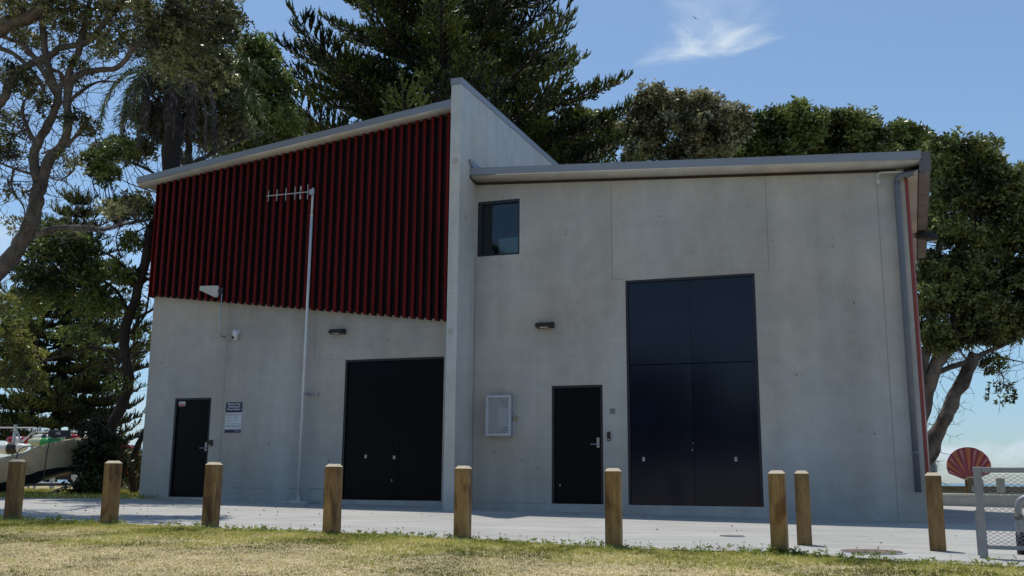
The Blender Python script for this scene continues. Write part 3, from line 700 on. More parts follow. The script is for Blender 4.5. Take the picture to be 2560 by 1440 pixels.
for i, (s, n, lab) in enumerate(BOL):
    loc = W(s, n, gz(s, n)); rz = TH + math.radians([2, -1, 1, -2, 1.5, 3, -2, 2, -1, 8][i]); 
    t = thing('timber_bollard', lab, 'bollard', loc, rz, 'timber bollards along the lawn edge')
    if i == 0: bolls = bollard_parts(t)
    else:
        for p in bolls:
            c = p.copy(); C.collection.objects.link(c); c.parent = t
            c.data = p.data.copy()
            for v in c.data.vertices: pass
    t.rotation_euler[0] = math.radians([.6, .3, -.4, .3, -.3, .2, .5, 0, .4, 0][i])
# per-post variation of the grain: object-info random shifts the texture
t_ = M['timber'].node_tree; b_ = t_.nodes['Principled BSDF']; src = b_.inputs['Base Color'].links[0].from_socket
mpn = [n for n in t_.nodes if n.type == 'MAPPING'][0]; sc_ = t_.nodes.new('ShaderNodeMapping'); sc_.inputs['Scale'].default_value = (.32, .32, 1.6); t_.links.new(mpn.outputs[0], sc_.inputs[0])
vk = t_.nodes.new('ShaderNodeTexNoise'); vk.inputs['Scale'].default_value = 3.4; vk.inputs['Detail'].default_value = 3; vk.inputs['Distortion'].default_value = 1.2; t_.links.new(sc_.outputs[0], vk.inputs['Vector'])
kr = t_.nodes.new('ShaderNodeValToRGB'); t_.links.new(vk.outputs[0], kr.inputs[0]); kr.color_ramp.elements[0].position = .33; kr.color_ramp.elements[0].color = (.42, .30, .22, 1); kr.color_ramp.elements[1].position = .47; kr.color_ramp.elements[1].color = (1, 1, 1, 1)
km = t_.nodes.new('ShaderNodeMixRGB'); km.blend_type = 'MULTIPLY'; km.inputs[0].default_value = .85; t_.links.new(src, km.inputs[1]); t_.links.new(kr.outputs[0], km.inputs[2]); t_.links.new(km.outputs[0], b_.inputs['Base Color'])
for mname in ('timber',):
    t_ = M[mname].node_tree; oi = t_.nodes.new('ShaderNodeObjectInfo'); ad = t_.nodes.new('ShaderNodeVectorMath'); ad.operation = 'ADD'
    mp = [n for n in t_.nodes if n.type == 'MAPPING'][0]; tcn = [n for n in t_.nodes if n.type == 'TEX_COORD'][0]
    ml = t_.nodes.new('ShaderNodeMath'); ml.operation = 'MULTIPLY'; ml.inputs[1].default_value = 37; t_.links.new(oi.outputs['Random'], ml.inputs[0])
    t_.links.new(tcn.outputs['Object'], ad.inputs[0]); t_.links.new(ml.outputs[0], ad.inputs[1]); t_.links.new(ad.outputs[0], mp.inputs[0])

# ------------------------------------------------------------------ manholes
def manhole(s, n, rx, mt, label, mesh=True):
    t = thing('manhole_cover', label, 'manhole cover', W(s, n, gz(s, n) + .006), TH)
    MB().cyl((0, 0, -.02), (0, 0, .004), rx, k=32).build('ring', M['cagesteel'], t)
    MB().cyl((0, 0, -.02), (0, 0, .009), rx * .9, k=32).build('lid', mt, t)
manhole(4.93, 6.62, .33, mat('rusty_iron', (.17, .10, .08), .8, .4, 12, hue=(.10, .08, .07), bump=.6, bscale=30), 'rusty round manhole cover in the concrete near the right end')
manhole(3.35, 5.0, .16, mat('dull_iron', (.16, .15, .14), .8, .3, 12), 'small dull iron cover in the concrete before the tall door')

# ------------------------------------------------------------------ mesh gate at right
def gate():
    base = W(5.93, 6.83, gz(5.93, 6.83)); ang = math.radians(-28)
    t = thing('mesh_gate', 'galvanised steel gate panel filled with expanded mesh at the right edge', 'gate', base, ang)
    Lg = 1.5; H = .86; r = .025; z0 = .09
    b = MB(); b.box(-.028, .045, -.03, .03, -.02, H); b.build('post', M['galv'], t, bevel=.006)
    b = MB(); b.box(.045, Lg, -.025, .025, H - .055, H - .005); b.build('top_rail', M['galv'], t, bevel=.006)
    b = MB(); b.box(.045, Lg, -.025, .025, z0, z0 + .035); b.build('bottom_rail', M['galv'], t, bevel=.004)
    b = MB(); b.box(Lg - .05, Lg, -.024, .024, z0 + .035, H - .055); b.build('end_stile', M['galv'], t)
    b = MB(); b.box(-.045, -.029, -.015, .015, .03, .45); b.cyl((-.038, 0, .62), (-.038, 0, .68), .012, k=8); b.build('hinge', M['galv'], t)
    # expanded mesh
    b = MB(); dx, dz = .062, .018; y = 0.0; n = int((Lg - .1) / dx); m_ = int((H - .055 - z0 - .035) / dz)
    X0 = .045; Z0 = z0 + .035
    def strand(ax, az, bx, bz):
        w_ = .0022
        b.add([(ax, y - .004, az - w_), (bx, y + .004, bz - w_), (bx, y + .004, bz + w_), (ax, y - .004, az + w_), (ax, y + .001, az - w_), (bx, y + .009, bz - w_), (bx, y + .009, bz + w_), (ax, y + .001, az + w_)],
              [(0, 1, 2, 3), (4, 7, 6, 5), (0, 4, 5, 1), (3, 2, 6, 7)])
    for j in range(m_):
        for i in range(n):
            off = 0 if j % 2 == 0 else .5
            x = X0 + (i + off) * dx; z = Z0 + j * dz
            if x + dx / 2 < Lg - .05: strand(x, z, x + dx / 2, z + dz)
            if x - dx / 2 > X0 - .001: strand(x, z, x - dx / 2, z + dz)
    b.build('expanded_mesh', M['galv'], t)
M['galv'] = mat('weathered_galvanised', (.31, .315, .325), .55, .12, 10, metal=.25)
gate()
def hoop():
    s0, n0 = 6.35, 6.15; t = thing('hoop_barrier', 'bent galvanised pipe barrier with black sleeved leg behind the mesh gate', 'barrier', W(s0, n0, gz(s0, n0)), TH + math.radians(-6))
    b = MB(); r = .036
    b.tube(catmull([(0, 0, .15), (0, 0, .42), (.02, 0, .52), (.09, 0, .56), (.2, 0, .565)], 5) + [Vector((1.3, 0, .565))], r, 12); b.build('rail', M['galv'], t, True)
    b = MB(); b.cyl((0, 0, -.02), (0, 0, .22), .042, k=14); b.build('sleeve', M['black'], t, True)
    b = MB(); b.cyl((0, 0, .34), (0, 0, .40), .04, k=14); b.build('band', mat('rust_band', (.14, .11, .09), .8, .2, 8), t, True)
hoop()
# ------------------------------------------------------------------ right hand background
MC = mat_concrete('kerb_concrete', (.40, .40, .37), streak=.08)
b = MB(); b.box(-1.2, 5.5, -.02, .45, -.3, .20)
t = thing('concrete_bench', 'long low concrete seating block beyond the right corner', 'bench', W(6.7, -9.1, -.14), TH + math.radians(-3))
b = MB(); b.box(-.8, 6.0, 0, .62, -.1, .26); b.build('block', MC, t, bevel=.012)
b = MB(); b.box(-.82, 6.02, -.02, .64, .26, .31); b.build('top_slab', mat_concrete('pale_top', (.52, .54, .47), streak=.05), t, bevel=.01)
ML = mat('weathered_log', (.20, .165, .105), .9, .35, 3, (.4, 4, 4), bump=.4, bscale=10)
for i, (n_, z_, r_, lb) in enumerate([(-12.9, .26, .085, 'upper weathered timber sleeper behind the concrete bench'), (-12.75, .09, .09, 'lower weathered timber sleeper behind the concrete bench')]):
    t = thing('timber_sleeper', lb, 'sleeper', W(6.2, n_, z_ - r_), TH, 'stacked timber sleepers by the beach')
    MB().box(-1, 7.5, -r_, r_, 0, 2 * r_).build('beam', ML, t, bevel=.012)
b = MB(); vs = []
for i in range(15):
    for j in range(9):
        s = 5.0 + i * .7; n = -13.0 - j * .9; vs.append(W(s, n, .27 + .03 * mn.noise(Vector((s, n, 0)))-(.5 if j == 8 else 0)-(1.2 if i in (0,14) else 0)))
b.add(vs, [(i * 9 + j, i * 9 + j + 1, (i + 1) * 9 + j + 1, (i + 1) * 9 + j) for i in range(14) for j in range(8)])
tag(b.build('beach_sand', mat('dry_sand', (.42, .37, .27), .95, .15, 3, bump=.3, bscale=20), None, True), kind='structure')
def shell(loc, R, rz, cols, name, label, tail=True):
    t = thing(name, label, 'sculpture', loc, rz)
    # scallop outline: fan with scalloped rim; ribs as wedges
    n = 11; a0, a1 = math.radians(-22), math.radians(202); hub = Vector((0, 0, .28 * R))
    def rim(a): 
        return Vector((math.cos(a) * R * 1.0, 0, 1.02 * R + math.sin(a) * R * .93))
    pts_all = []
    for i in range(n):
        b = MB(); aa = a0 + (a1 - a0) * i / n; bb = a0 + (a1 - a0) * (i + 1) / n
        k = 5; rimp = [rim(aa + (bb - aa) * q / k) for q in range(k + 1)]
        ctr = (rimp[0] + rimp[-1]) / 2
        mid = (hub + ctr) / 2
        f_ = [hub + Vector((0, -.03, 0))] + [p + Vector((0, -.02, 0)) for p in rimp]
        # ridge in the middle of each wedge
        ridge = [(hub + Vector((0, -.05, 0)))] + [p + Vector((0, -.03 - .05 * math.sin(math.pi * q / k), 0)) for q, p in enumerate(rimp)]
        back = [hub + Vector((0, .05, 0))] + [p + Vector((0, .05, 0)) for p in rimp]
        m_ = len(ridge)
        b.add(ridge + back, [(0, q, q + 1) for q in range(1, m_ - 1)] + [(m_, m_ + q + 1, m_ + q) for q in range(1, m_ - 1)] + [(q, m_ + q, m_ + q + 1, q + 1) for q in range(1, m_ - 1)])
        b.build('rib', cols[i % 2], t)
        if tail and i:
            g = MB(); d = (rimp[0] - hub).normalized(); sd = Vector((d.z, 0, -d.x)) * .012
            g.add([hub + Vector((0, -.062, 0)) - sd * .4, hub + Vector((0, -.062, 0)) + sd * .4, rimp[0] + Vector((0, -.045, 0)) + sd, rimp[0] + Vector((0, -.045, 0)) - sd], [(0, 1, 2, 3)])
            g.build('groove_line', MR, t)
        if tail and i % 2 == 0:
            g = MB(); am = (aa + bb) / 2; pm = rim(am); d = (pm - hub); sd = Vector((d.z, 0, -d.x)).normalized() * .018
            p1 = hub + d * .55 + Vector((0, -.078, 0)); p2 = hub + d * .93 + Vector((0, -.088, 0))
            g.add([p1, p2 - sd, p2 + sd], [(0, 1, 2)]); g.build('pale_stripe', MO, t)  # pale orange stripe along every second rib
    b = MB(); b.prism([(-.24 * R, -.04, -.05), (.24 * R, -.04, -.05), (.20 * R, -.04, .34 * R), (-.20 * R, -.04, .34 * R)], (0, .09, 0)); b.build('foot', cols[0], t)
MR = mat('crimson_line_paint', (.22, .01, .03), .5, .05, 3); MO = mat('pale_orange_paint', (.55, .28, .2), .5, .05, 3)
sc = [mat('plum_paint', (.25, .06, .11), .45, .15, 3), mat('terracotta_paint', (.36, .11, .055), .45, .15, 3)]
sp = at(2426, 1219, 31.0); shell(sp, .645, math.radians(-14), sc, 'shell_sculpture', 'large painted plum and terracotta scallop shell sculpture by the beach')
sp2 = at(2302, 1219, 34.0); gs = mat('weathered_grey_paint', (.33, .35, .35), .7, .15, 3)
shell(sp2, .62, math.radians(-50), [gs, mat('weathered_grey_paint_b', (.28, .30, .30), .7, .15, 3)], 'shell_sculpture', 'grey ribbed shell sculpture mostly hidden behind the building corner', False)
def stump(px, pyb, D, h, r, mt, label):
    p = at(px, pyb, D); t = thing('beach_post', label, 'post', p, TH, 'posts standing by the beach')
    MB().box(-r, r, -r, r, -.3, h).build('post', mt, t, bevel=.01); MB().box(-r - .01, r + .01, -r - .01, r + .01, h, h + .03).build('cap', M['timbertop'], t)
stump(2418, 1219, 26.8, .21, .045, M['timber'], 'short tan post just left of the mesh gate before the painted shell')
stump(2429, 1226, 25.5, .32, .07, ML, 'dark brown post at the top left corner of the mesh gate')
stump(2503, 1232, 26.8, .36, .10, MC, 'pale concrete post seen through the mesh gate')
stump(2454, 1225, 26.8, .22, .055, ML, 'small brown post seen through the mesh near the shell foot')

# ------------------------------------------------------------------ vegetation
LM = {
 'olive': mat_leaf('olive_leaves', [(.016, .020, .008), (.095, .105, .034), (.34, .34, .15)], .34, trans=.4),
 'mixed': mat_leaf('mixed_leaves', [(.012, .018, .007), (.070, .092, .026), (.26, .30, .10)], .34, trans=.4),
 'green': mat_leaf('green_leaves', [(.014, .026, .008), (.078, .115, .028), (.25, .31, .085)], .36, trans=.4),
 'budded': mat_leaf('budded_leaves', [(.024, .028, .011), (.15, .152, .068), (.50, .47, .28)], .4, scale=1.6, trans=.4),
 'pine': mat_leaf('pine_needles', [(.006, .012, .007), (.022, .040, .013), (.16, .20, .040)], .5, scale=.45, trans=.25, spec=.3),
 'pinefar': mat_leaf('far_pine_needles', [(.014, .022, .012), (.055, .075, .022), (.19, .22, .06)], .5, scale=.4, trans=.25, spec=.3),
 'bush': mat_leaf('bush_leaves', [(.006, .010, .005), (.022, .034, .012), (.07, .10, .03)], .4),
 'yellow': mat_leaf('yellow_green_leaves', [(.05, .06, .015), (.17, .19, .045), (.38, .39, .10)], .42, trans=.4),
 'palm': mat_leaf('palm_fronds', [(.02, .032, .012), (.05, .08, .025), (.13, .16, .06)], .5, spec=.2),
 'dead': mat_leaf('dead_fronds', [(.05, .045, .045), (.11, .095, .09), (.26, .23, .21)], .7, trans=.15, spec=.2),
 'weed': mat_leaf('lawn_weeds', [(.07, .11, .02), (.18, .25, .04), (.32, .38, .10)], .5, trans=.4),
}
BARK = mat('grey_brown_bark', (.115, .098, .088), .9, .35, 5, (1, 1, .6), hue=(.06, .05, .045), bump=.9, bscale=14, fine=.2)
BARKL = mat('pale_lichen_bark', (.135, .115, .10), .9, .35, 3, (1, 1, .7), hue=(.032, .026, .025), bump=1.0, bscale=9, fine=.35)
BARKD = mat('dark_bark', (.035, .028, .026), .95, .3, 5, (1, 1, .5), bump=.9, bscale=10)
RG = np.random.default_rng(11)
def norm(a): return a / np.maximum(1e-9, np.linalg.norm(a, axis=-1, keepdims=True))
def leafquads(P, D, Ln, Wd, rng, droop=.12):
    """diamond shaped leaves: base P, direction D"""
    n = len(P); r = norm(rng.normal(size=(n, 3))); S = norm(np.cross(D, r)); Nn = np.cross(S, D)
    Ln = Ln * rng.uniform(.7, 1.25, (n, 1)); Wd = Wd * rng.uniform(.75, 1.2, (n, 1))
    mid = P + D * Ln * .5 + Nn * Ln * .06
    tip = P + D * Ln - Nn * Ln * droop
    V = np.stack([P, mid - S * Wd * .5, tip, mid + S * Wd * .5], 1).reshape(-1, 3)
    return V
def rosettes(pos, axis, k, Ln, Wd, rng, spread=.9, up=.45):
    n = len(pos); R = norm(rng.normal(size=(n, k, 3))); A = axis[:, None, :]
    R = R - A * (R * A).sum(-1, keepdims=True); D = norm(norm(R) * spread + A * up * rng.uniform(.3, 1.8, (n, k, 1)))
    P = pos[:, None, :] + D * Ln * .12 + rng.normal(size=(n, k, 3)) * Ln * .25
    return leafquads(P.reshape(-1, 3), D.reshape(-1, 3), Ln, Wd, rng)
def quads(V): return np.arange(len(V)).reshape(-1, 4)
def clump(c, r, nros, k, Ln, Wd, rng):
    d = norm(rng.normal(size=(nros, 3))); d[:, 2] = d[:, 2] * .85 + .18; d = norm(d)
    rr = r * rng.uniform(.55, 1.05, (nros, 1)); rr = np.where(rng.random((nros, 1)) < .12, rr * 1.25, rr)
    pos = np.array(c) + d * rr * np.array([1, 1, .78])
    ax = norm(d + np.array([0, 0, .35]))
    return rosettes(pos, ax, k, Ln, Wd, rng)
def sample_poly(P, step=.25):
    out = []
    for a, b in zip(P, P[1:]):
        n = max(1, int((b - a).length / step))
        for i in range(n): out.append(a.lerp(b, i / n))
    return out + [P[-1]]
def tree(name, label, cat, base, limbs, clumps, D, leaf, bark, Ln=.10, Wd=.045, k=9, ros=46, sub=(.30, .55), seed=1, thick=1.0, group=None, twigs=True, twr=.012, rosd=None, yflat=.8, bare=0):
    """limbs: list of (px polyline [(x,y[,dD])], r0, r1) ; clumps: (px,py,rx,ry,nsub[,dD]) pixel ellipses at distance D -> real metres"""
    rng = np.random.default_rng(seed); rr = random.Random(seed)
    base = Vector(base); t = thing(name, label, cat, base, 0, group)
    tb = MB(); samples = []
    for L_, r0, r1 in limbs:
        pts = [at(p[0], p[1], D + (p[2] if len(p) > 2 else 0)) - base for p in L_]
        pts = catmull(pts, 6); n = len(pts)
        pts = [p + Vector((mn.noise(p * 1.1), mn.noise(p * 1.1 + Vector((9, 0, 0))), mn.noise(p * 1.1 + Vector((0, 7, 0))))) * min(.12, r0 * .6) for p in pts]
        rad = [r0 + (r1 - r0) * (i / (n - 1)) ** .8 for i in range(n)]
        tb.tube(pts, rad, 9, True, .35); samples += sample_poly(pts)
    S = np.array([tuple(p) for p in samples]) if samples else None
    Vs = []
    for cl in clumps:
        px, py, rx, ry, ns = cl[:5]; dD = cl[5] if len(cl) > 5 else 0
        Dn = D + dD; c0 = at(px, py, Dn) - base; sx = rx * Dn / FPX; sz = ry * Dn / FPX; sy = min(sx, sz * 1.6) * yflat * thick + .2
        for i in range(ns):
            d = norm(rng.normal(size=3)); q = rng.random() ** .45; q = q * 1.14 if rng.random() < .18 else q
            r = rng.uniform(*sub)
            c = np.array(c0) + d * q * np.maximum(.05, np.array([sx - r * .6, sy, sz - r * .5]))
            Vs.append(clump(c, r, int(ros * (r / sub[1]) ** 2 * rng.uniform(.7, 1.2)) + 6, k, Ln, Wd, rng))
            if twigs and S is not None:
                j = np.argmin(((S - c) ** 2).sum(1)); a = Vector(S[j]); b = Vector(c)
                if (b - a).length > .1:
                    mid = a.lerp(b, .5) + Vector(rng.normal(size=3) * .12 * (b - a).length) - Vector((0, 0, .05 * (b - a).length))
                    ln = (b - a).length; rw = min(.045, twr * (1 + ln * .8))
                    tb.tube(catmull([a, mid, b], 4), [rw + (twr * .5 - rw) * i / 8 for i in range(9)], 4, False)
                    for _ in range(3):
                        e = b + Vector(norm(rng.normal(size=3)) * r * .9); tb.tube([b.lerp(a, .15), b.lerp(e, .5) + Vector((0, 0, .03)), e], [twr * .6, twr * .45, twr * .25], 3, False)
    for _ in range(bare):
        j = rng.integers(len(samples)); p = samples[j]; d = Vector(norm(rng.normal(size=3) + np.array([0, 0, .35]))); L0 = rng.uniform(.35, 1.1); q = [p]; rad = []
        for i in range(5):
            d = (d + Vector(rng.normal(size=3)) * .38).normalized(); q.append(q[-1] + d * L0 / 5)
            if i in (2, 3):
                d2 = (d + Vector(rng.normal(size=3)) * .7).normalized(); e = q[-1] + d2 * L0 * .3
                tb.tube([q[-1], q[-1].lerp(e, .5) + Vector(rng.normal(size=3)) * .02, e], [twr * .6, twr * .4, twr * .2], 3, False)
        tb.tube(q, [twr * (1.1 - .17 * i) for i in range(6)], 3, False)
    if tb.v: tb.build('trunk', bark, t, True)
    V = np.concatenate(Vs); npmesh('crown', V, quads(V), leaf, t)
    return t
def gbase(px, D, py=1240):
    p = at(px, py, D); return Vector((p.x, p.y, gzw(p.x, p.y)))

# --- Norfolk pines -----------------------------------------------------
def norfolk(name, label, base, H, z0, z1, step, R, nb, trunk_r, leaf, cl=.34, cr=.030, seed=3, branch_fn=None, ncord=11, lat=.30, tip=.16, u0=.22, sagk=1.0):
    rng = np.random.default_rng(seed); base = Vector(base); t = thing(name, label, 'tree', base)
    tb = MB(); n = 14
    tb.tube([Vector((.05 * mn.noise(Vector((i, 0, seed))), 0, H * i / n)) for i in range(n + 1)], [max(.03, trunk_r * (1 - i / n) ** .75) for i in range(n + 1)], 12, True, .1)
    P0s = []; P1s = []; P2s = []; RR = []
    z = z0; wi = 0
    while z < z1:
        R0 = R(z); off = rng.uniform(0, 6.28)
        k = nb
        for i in range(k):
            a = off + 2 * math.pi * i / k + rng.uniform(-.25, .25); Rb = R0 * rng.uniform(.78, 1.12)
            if Rb < .35: continue
            dirh = Vector((math.cos(a), math.sin(a), 0)); side = Vector((-math.sin(a), math.cos(a), 0))
            zz = z + rng.uniform(-.10, .10); sag = rng.uniform(.05, .13) * sagk; ris = rng.uniform(.08, .19); sw = rng.uniform(-.08, .08)
            def P(u): return dirh * (Rb * u) + side * (Rb * sw * u * u) + Vector((0, 0, zz + Rb * (-sag * 1.2 * math.sin(u * 3.14 * .75) + ris * u ** 3)))
            m_ = 8; tb.tube([P(q / m_) for q in range(m_ + 1)], [max(.012, trunk_r * .17 * (1 - q / m_) + .010) for q in range(m_ + 1)], 5, False)
            nl = max(4, int(Rb * 2.7))
            for q in range(nl + 1):
                u = u0 + (1 - u0) * q / nl; b0 = P(min(1, u)); fw = (P(min(1, u) ) - P(min(1, u) - .06)).normalized()
                for sd in ((-1, 1) if q < nl else (0,)):
                    ll = (Rb * lat * (1.12 - u) + .22) * rng.uniform(.75, 1.2)
                    if sd == 0: ll = .5
                    dr = (fw * .75 + side * (.85 * sd) + Vector((0, 0, rng.uniform(-.16, .02)))).normalized()
                    nc = max(4, int(ncord * ll / .9)) 
                    e = b0 + dr * ll + Vector((0, 0, .18 * ll))
                    tb.tube([b0, b0.lerp(e, .5) - Vector((0, 0, .06 * ll)), e], [.016, .012, .006], 3, False)
                    for c in range(nc):
                        v = (c + rng.uniform(0, 1)) / nc; v = .12 + .88 * v
                        s_ = b0.lerp(e, v) - Vector((0, 0, .12 * ll * v * (1 - v)))
                        dd = (dr * .6 + Vector(rng.normal(size=3) * .32) + Vector((0, 0, .62))).normalized(); l_ = cl * rng.uniform(.6, 1.2) * (1.1 - .35 * v)
                        P0s.append(s_); P1s.append(s_ + dd * l_ * .55 - Vector((0, 0, .02))); P2s.append(s_ + dd * l_ + Vector((0, 0, l_ * .22)))
        z += step * rng.uniform(.85, 1.15); wi += 1
    tb.build('trunk', BARKD, t, True)
    A = np.array([tuple(p) for p in P0s]); B_ = np.array([tuple(p) for p in P1s]); E_ = np.array([tuple(p) for p in P2s])
    n = len(A); d = norm(E_ - A); r = norm(rng.normal(size=(n, 3))); X = norm(np.cross(d, r)); Y = np.cross(d, X)
    # three sided cord, two segments, ragged with small side spikes
    rings = []
    for Pp, rad in ((A, cr * .7), (B_, cr * 1.15), (E_, cr * .25)):
        for q in range(3):
            th = q * 2.0944; rings.append(Pp + (X * math.cos(th) + Y * math.sin(th)) * rad)
    V = np.stack(rings, 1)            # n,9,3
    idx = np.array([[0, 1, 4, 3], [1, 2, 5, 4], [2, 0, 3, 5], [3, 4, 7, 6], [4, 5, 8, 7], [5, 3, 6, 8]])
    F = (np.arange(n) * 9)[:, None, None] + idx[None]
    # needles: little spikes along each cord
    k = 5; u = rng.uniform(.1, 1, (n, k, 1)); S = A[:, None] * (1 - u) + E_[:, None] * u
    nd = norm(rng.normal(size=(n, k, 3)) + d[:, None] * .9)
    NV_ = leafquads(S.reshape(-1, 3), nd.reshape(-1, 3), cr * 3.2, cr * .9, rng)
    V1 = V.reshape(-1, 3); F1 = F.reshape(-1, 4)
    VV = np.concatenate([V1, NV_]); FF = np.concatenate([F1, np.arange(len(NV_)).reshape(-1, 4) + len(V1)])
    npmesh('crown', VV, FF, leaf, t)
    return t
pb = at(1080, 1250, 36); pb.z = -.2
norfolk('norfolk_pine', 'huge dark norfolk pine rising behind the peak of the roof', pb, 25, 6.6, 22.5, 1.5, lambda z: min(8.7, max(1.5, 5.2 + (18.5 - z) * .60)), 10, .62, LM['pine'], cl=.38, cr=.034, seed=12, ncord=15, u0=.28, lat=.27)
pb = at(122, 1250, 47); pb.z = -.2
norfolk('norfolk_pine', 'smaller distant norfolk pine with pointed top behind the boat rack at left', pb, 15.1, 2.6, 15.0, .62, lambda z: max(.05, min(4.1, (15.3 - z) * .50)), 8, .30, LM['pinefar'], cl=.34, cr=.034, seed=8, ncord=10, lat=.34)

# --- big leaning pohutukawa at far left ---------------------------------
T1 = [([(-40, 715), (30, 640), (70, 570), (92, 500), (100, 465)], .17, .12),
      ([(100, 475), (85, 400), (100, 355), (130, 300), (143, 240), (125, 190), (112, 120), (104, 40), (100, -30)], .10, .05),
      ([(104, 475), (125, 400), (160, 355), (174, 310), (168, 240), (185, 195), (240, 175), (295, 165), (340, 115), (385, 60), (420, 10)], .105, .03),
      ([(168, 235), (172, 180), (195, 130), (210, 60), (230, -20)], .08, .04),
      ([(143, 240), (90, 150), (50, 110), (5, 92)], .07, .03), ([(143, 235), (155, 190), (128, 170), (60, 130)], .05, .02),
      ([(-30, 285), (12, 245), (20, 215), (60, 170), (130, 135), (150, 118), (215, 105), (260, 60), (330, -20)], .085, .05),
      ([(-30, 95), (30, 62), (80, 35), (130, -15)], .16, .13),
      ([(92, 585), (130, 574), (190, 570), (240, 575), (300, 560, 2), (388, 547, 5)], .075, .03),
      ([(90, 360), (70, 320), (57, 280), (60, 250)], .05, .02), ([(175, 365), (140, 370), (105, 385)], .03, .015), ([(165, 365), (200, 330), (230, 290)], .04, .02),
      ([(166, 262), (200, 232), (245, 205), (300, 205)], .04, .015), ([(0, 120), (40, 140), (90, 190), (110, 230)], .045, .03),
      ([(95, 440), (60, 430), (30, 420), (-20, 400)], .03, .02), ([(35, 420), (30, 470), (60, 520), (60, 570)], .02, .012), ([(120, 440), (150, 450), (180, 430), (190, 400)], .018, .01)]
C1 = [(a_, b_, c_, d_, max(2, int(e_[0] * .64)), *e_[1:]) for a_, b_, c_, d_, *e_ in [(60, 20, 110, 50, 26), (200, 30, 100, 60, 34), (330, 40, 90, 70, 40), (440, 60, 90, 90, 50), (540, 60, 70, 80, 44), (520, 170, 60, 60, 26), (420, 160, 60, 60, 24), (270, 110, 60, 40, 16), (150, 80, 70, 60, 14), (60, 90, 60, 30, 10),
      (30, 60, 50, 50, 10), (20, 180, 25, 25, 7), (60, 220, 45, 35, 16), (20, 310, 45, 55, 14), (110, 265, 30, 20, 5), (15, 385, 40, 30, 8), (200, 170, 40, 22, 7), (210, 320, 40, 30, 9), (180, 300, 30, 20, 5),
      (20, 470, 25, 20, 4), (45, 560, 25, 14, 3), (175, 405, 25, 16, 4), (280, 530, 45, 30, 10, 2), (330, 500, 40, 35, 8, 3), (120, 20, 60, 30, 10)]] + [(150, -90, 200, 70, 26), (400, -90, 170, 70, 26), (250, -200, 250, 60, 24)]
tree('leaning_tree', 'big leaning tree with thick pale forked trunk and sparse twisted limbs at the left edge', 'tree', at(-330, 1245, 18.2), T1 + [([(-330, 1245), (-260, 1050), (-150, 860), (-40, 715)], .30, .24)], C1, 18.2, LM['olive'], BARKL, Ln=.09, Wd=.038, k=8, ros=9, sub=(.12, .26), seed=21, twr=.009, bare=420)

# --- slim dark trunk beside the building --------------------------------
T2 = [([(262, 1245), (266, 1150), (275, 1080), (305, 1015), (320, 950), (316, 870), (322, 800), (345, 730), (365, 660), (374, 590), (392, 540, .6), (420, 480, 1.5)], .145, .09),
      ([(335, 715), (315, 670), (280, 640), (230, 625)], .06, .02), ([(325, 800), (300, 740), (250, 700), (170, 690)], .055, .02), ([(310, 905), (270, 880), (230, 870), (160, 890), (100, 905)], .06, .02),
      ([(332, 850), (345, 800), (385, 770, .5)], .045, .03), ([(330, 830), (360, 790), (372, 740), (378, 700)], .04, .015), ([(330, 895), (350, 880), (388, 876, .6)], .03, .02), ([(330, 870), (345, 855), (370, 862), (388, 850)], .025, .012),
      ([(296, 1010), (288, 950), (283, 930), (240, 900)], .04, .015), ([(352, 715), (368, 700), (385, 690)], .02, .01), ([(335, 1245), (330, 1170), (345, 1110), (370, 1060)], .09, .06),
      ([(300, 640), (290, 600), (300, 570)], .02, .01), ([(380, 560), (330, 590), (290, 640)], .02, .01)]
C2 = [(130, 640, 70, 40, 14), (200, 610, 60, 35, 16), (90, 690, 60, 30, 10), (230, 680, 70, 40, 16), (150, 740, 90, 40, 12), (250, 760, 70, 40, 13), (320, 700, 20, 20, 5), (300, 520, 30, 30, 7), (350, 520, 28, 22, 7), (270, 440, 25, 14, 5), (250, 400, 28, 30, 9), (300, 370, 25, 20, 6),
      (330, 600, 20, 30, 5), (200, 840, 90, 40, 7), (340, 770, 20, 20, 3), (60, 760, 60, 50, 14), (360, 850, 14, 10, 2), (305, 960, 25, 12, 3), (340, 690, 20, 14, 3), (120, 580, 40, 20, 7)]
tree('slender_tree', 'slender tree with dark sinuous trunk close beside the left corner of the building', 'tree', gbase(262, 23.5), T2, C2, 23.5, LM['green'], BARKD, Ln=.115, Wd=.05, k=9, ros=14, sub=(.18, .36), seed=31, twr=.009, bare=160)

# --- dense pohutukawa + palm + bright tree ------------------------------
T3 = [([(466, 450), (410, 445), (350, 415), (290, 398), (240, 415)], .05, .015), ([(470, 1240), (462, 700), (470, 430), (466, 300), (480, 180), (500, 60)], .13, .06), ([(466, 330), (420, 280), (380, 240)], .08, .03), ([(468, 300), (520, 240), (560, 200)], .08, .03), ([(466, 420), (520, 390), (600, 350), (660, 330)], .07, .03), ([(470, 240), (430, 160), (380, 90)], .08, .03)]
C3 = [(440, 200, 100, 70, 52), (370, 290, 60, 60, 26), (520, 240, 80, 70, 40), (440, 320, 80, 50, 28), (530, 330, 60, 50, 24), (400, 100, 80, 60, 36), (510, 120, 80, 80, 44), (570, 40, 40, 50, 20), (350, 375, 40, 30, 11), (270, 390, 50, 20, 9), (250, 420, 30, 18, 6), (590, 300, 40, 40, 14), (480, 30, 100, 40, 26)]
tree('dense_tree', 'dense olive leaved tree wrapped round the palm above the left roof', 'tree', gbase(470, 25), T3, C3, 25, LM['olive'], BARK, Ln=.11, Wd=.05, k=9, ros=15, sub=(.18, .36), seed=41, twr=.01, bare=120)
C4 = [(640, 130, 45, 40, 22), (670, 200, 60, 60, 34), (640, 270, 60, 60, 32), (700, 300, 60, 50, 24), (600, 200, 50, 50, 20), (620, 350, 60, 40, 18), (560, 370, 60, 20, 10), (700, 350, 40, 30, 8)]
